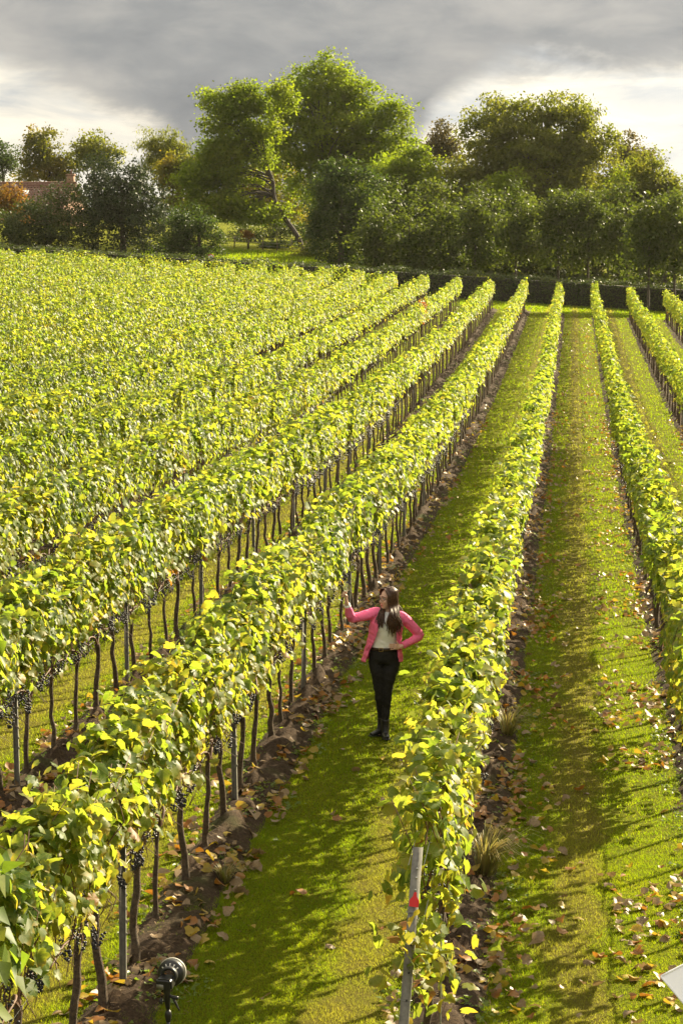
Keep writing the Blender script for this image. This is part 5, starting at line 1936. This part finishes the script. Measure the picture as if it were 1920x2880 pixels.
for a in np.linspace(R(40), R(140), 5):
    ribs.append(xf(stube([(.040 * math.cos(a), -.040 * math.sin(a), -.026), (.066 * math.cos(a), -.066 * math.sin(a), -.018)], [.004, .004], 2, 6), AX, (0, 0, hz)))
link('clip', mesh_np('clip', *merge(ribs), M['zinc'], smooth=True), rf)
bm = bmesh.new()
bmesh.ops.create_cube(bm, size=1.0)
for v in bm.verts:
    v.co = Vector((v.co.x * .106, v.co.y * .10, v.co.z * .074))
    if v.co.y > 0:
        v.co.x *= .85
        v.co.z *= .9
bmesh.ops.bevel(bm, geom=bm.edges[:], offset=.012, segments=3, affect='EDGES')
me = bpy.data.meshes.new('flash_body')
bm.to_mesh(me)
bm.free()
me.materials.append(M['black'])
fb = link('flash_body', me, flash, loc=(-.012, -.085, hz - .026), rot=(R(6), 0, R(-10)))
link('screen', mesh_np('screen', *box(-.022, -.0505, -.012, .046, .002, .032), M['screen']), fb)
link('mount_ring', mesh_np('mount_ring', *xf(lathe([(.050, -.075), (.055, -.070), (.055, -.035), (.045, -.030), (.040, -.075)], 28, True), AX, (0, 0, hz)), M['black'], smooth=True), flash)
nk = hz - .062
link('bracket', mesh_np('bracket', *merge([stube([(-.012, -.06, nk), (-.012, -.06, nk - .045), (-.012, -.05, nk - .10), (-.012, -.03, nk - .155)], [(.021, .018), (.0215, .019), (.018, .017), (.013, .013)], 4, 14)]), M['black'], smooth=True), flash)
link('handle', mesh_np('handle', *merge([stube([(.005, -.055, nk - .062), (.030, -.058, nk - .070), (.058, -.06, nk - .072)], [.009, .012, .010], 3, 12),
                                        stube([(.028, -.06, nk - .078), (.045, -.062, nk - .110), (.064, -.064, nk - .150)], [.009, .008, .005], 3, 10)]), M['black'], smooth=True), flash)
kb = link('knob', mesh_np('knob', *merge([tube([(-.060, -.05, nk - .100), (-.042, -.05, nk - .100)], .018, 14), tube([(-.042, -.05, nk - .100), (-.02, -.05, nk - .100)], .004, 8)]), M['black'], smooth=False), flash)
link('pole', mesh_np('pole', *merge([tube([(-.012, -.03, nk - .15), (-.012, -.03, .45)], .0115, 12), tube([(-.012, -.03, .75), (-.012, -.03, .12)], .0145, 12)]), M['black'], smooth=True), flash)
link('collar', mesh_np('collar', *merge([stube([(-.012, -.03, nk - .165), (-.012, -.03, nk - .18), (-.012, -.03, nk - .205), (-.012, -.03, nk - .235)], [.014, .021, .021, .015], 3, 14)]), M['black'], smooth=True), flash)
for a in (R(30), R(150), R(270)):
    e = np.array([-.012 + .50 * math.cos(a), -.03 + .50 * math.sin(a), -.0])
    e[2] = float(gz(fx + e[0], fy + e[1])) - fgz + .01
    link('leg', mesh_np('leg', *merge([tube([(-.012, -.03, .62), e], .010, 10), tube([(-.012, -.03, .20), (-.012 + .21 * math.cos(a), -.03 + .21 * math.sin(a), .37)], .006, 8)]), M['black'], smooth=True), flash)

# ------------------------------------------------------------------ white cloth panel poking into the frame
pD = 11.2
pc = at(1857, 2746, pD)
pz = float(gz(pc[0] + .5, pD))
panel = link('reflector_panel', None, loc=(pc[0] + .45, pD, pz), label='white cloth reflector panel whose corner pokes in at lower right', cat='reflector panel')
A0 = pc - np.array([pc[0] + .45, pD, pz])
nu, nv = 14, 14
U, Vv = np.meshgrid(np.linspace(0, 1, nu), np.linspace(0, 1, nv))
e1 = np.array([.62, .30, .10])
e2 = np.array([.42, -.25, -.42])
G_ = A0 + U[..., None] * e1 + Vv[..., None] * e2 + (np.sin(U * math.pi) * .05)[..., None] * np.array([0, 0, 1.0]) * (1 - Vv[..., None])
nrm = unit(np.cross(e1, e2))
idx = (np.arange(nv - 1)[:, None] * nu + np.arange(nu - 1)[None]).reshape(-1)
Q = np.stack([idx, idx + 1, idx + nu + 1, idx + nu], -1)
M['panel'] = solid('white_fabric', (.80, .80, .80), .7)
Vt = np.concatenate([G_.reshape(-1, 3), G_.reshape(-1, 3) + nrm * .006])
link('cloth', mesh_np('cloth', Vt, np.concatenate([Q, Q[:, ::-1] + nu * nv]), M['panel'], smooth=True), panel)
edge_ = np.concatenate([G_[0], G_[1:, -1], G_[-1, -2::-1], G_[-2::-1, 0]])
link('frame', mesh_np('frame', *tube(edge_, .006, 6), M['panel'], smooth=True), panel)
cm = A0 + (e1 + e2) * .55
link('stand', mesh_np('stand', *merge([tube([cm + [0, 0, .02], [cm[0], cm[1], .3]], .012, 8)] + [tube([[cm[0], cm[1], .55], [cm[0] + .42 * math.cos(a), cm[1] + .42 * math.sin(a), .0]], .010, 8) for a in (R(60), R(180), R(300))]), M['black'], smooth=True), panel)

# ------------------------------------------------------------------ warm evening air
mh = bpy.data.materials.new('haze')
mh.use_nodes = True
t = NT(mh.node_tree)
out = t.n('ShaderNodeOutputMaterial')
vol = t.n('ShaderNodeVolumePrincipled')
vol.inputs['Color'].default_value = (1.0, .94, .82, 1)
vol.inputs['Density'].default_value = .000045
vol.inputs['Anisotropy'].default_value = .45
t.link(vol.outputs[0], out.inputs['Volume'])
link('haze', mesh_np('haze', *box(0, 590, 11, 2460, 2060, 34), mh), kind='stuff', label='thin warm evening haze over the vineyard')
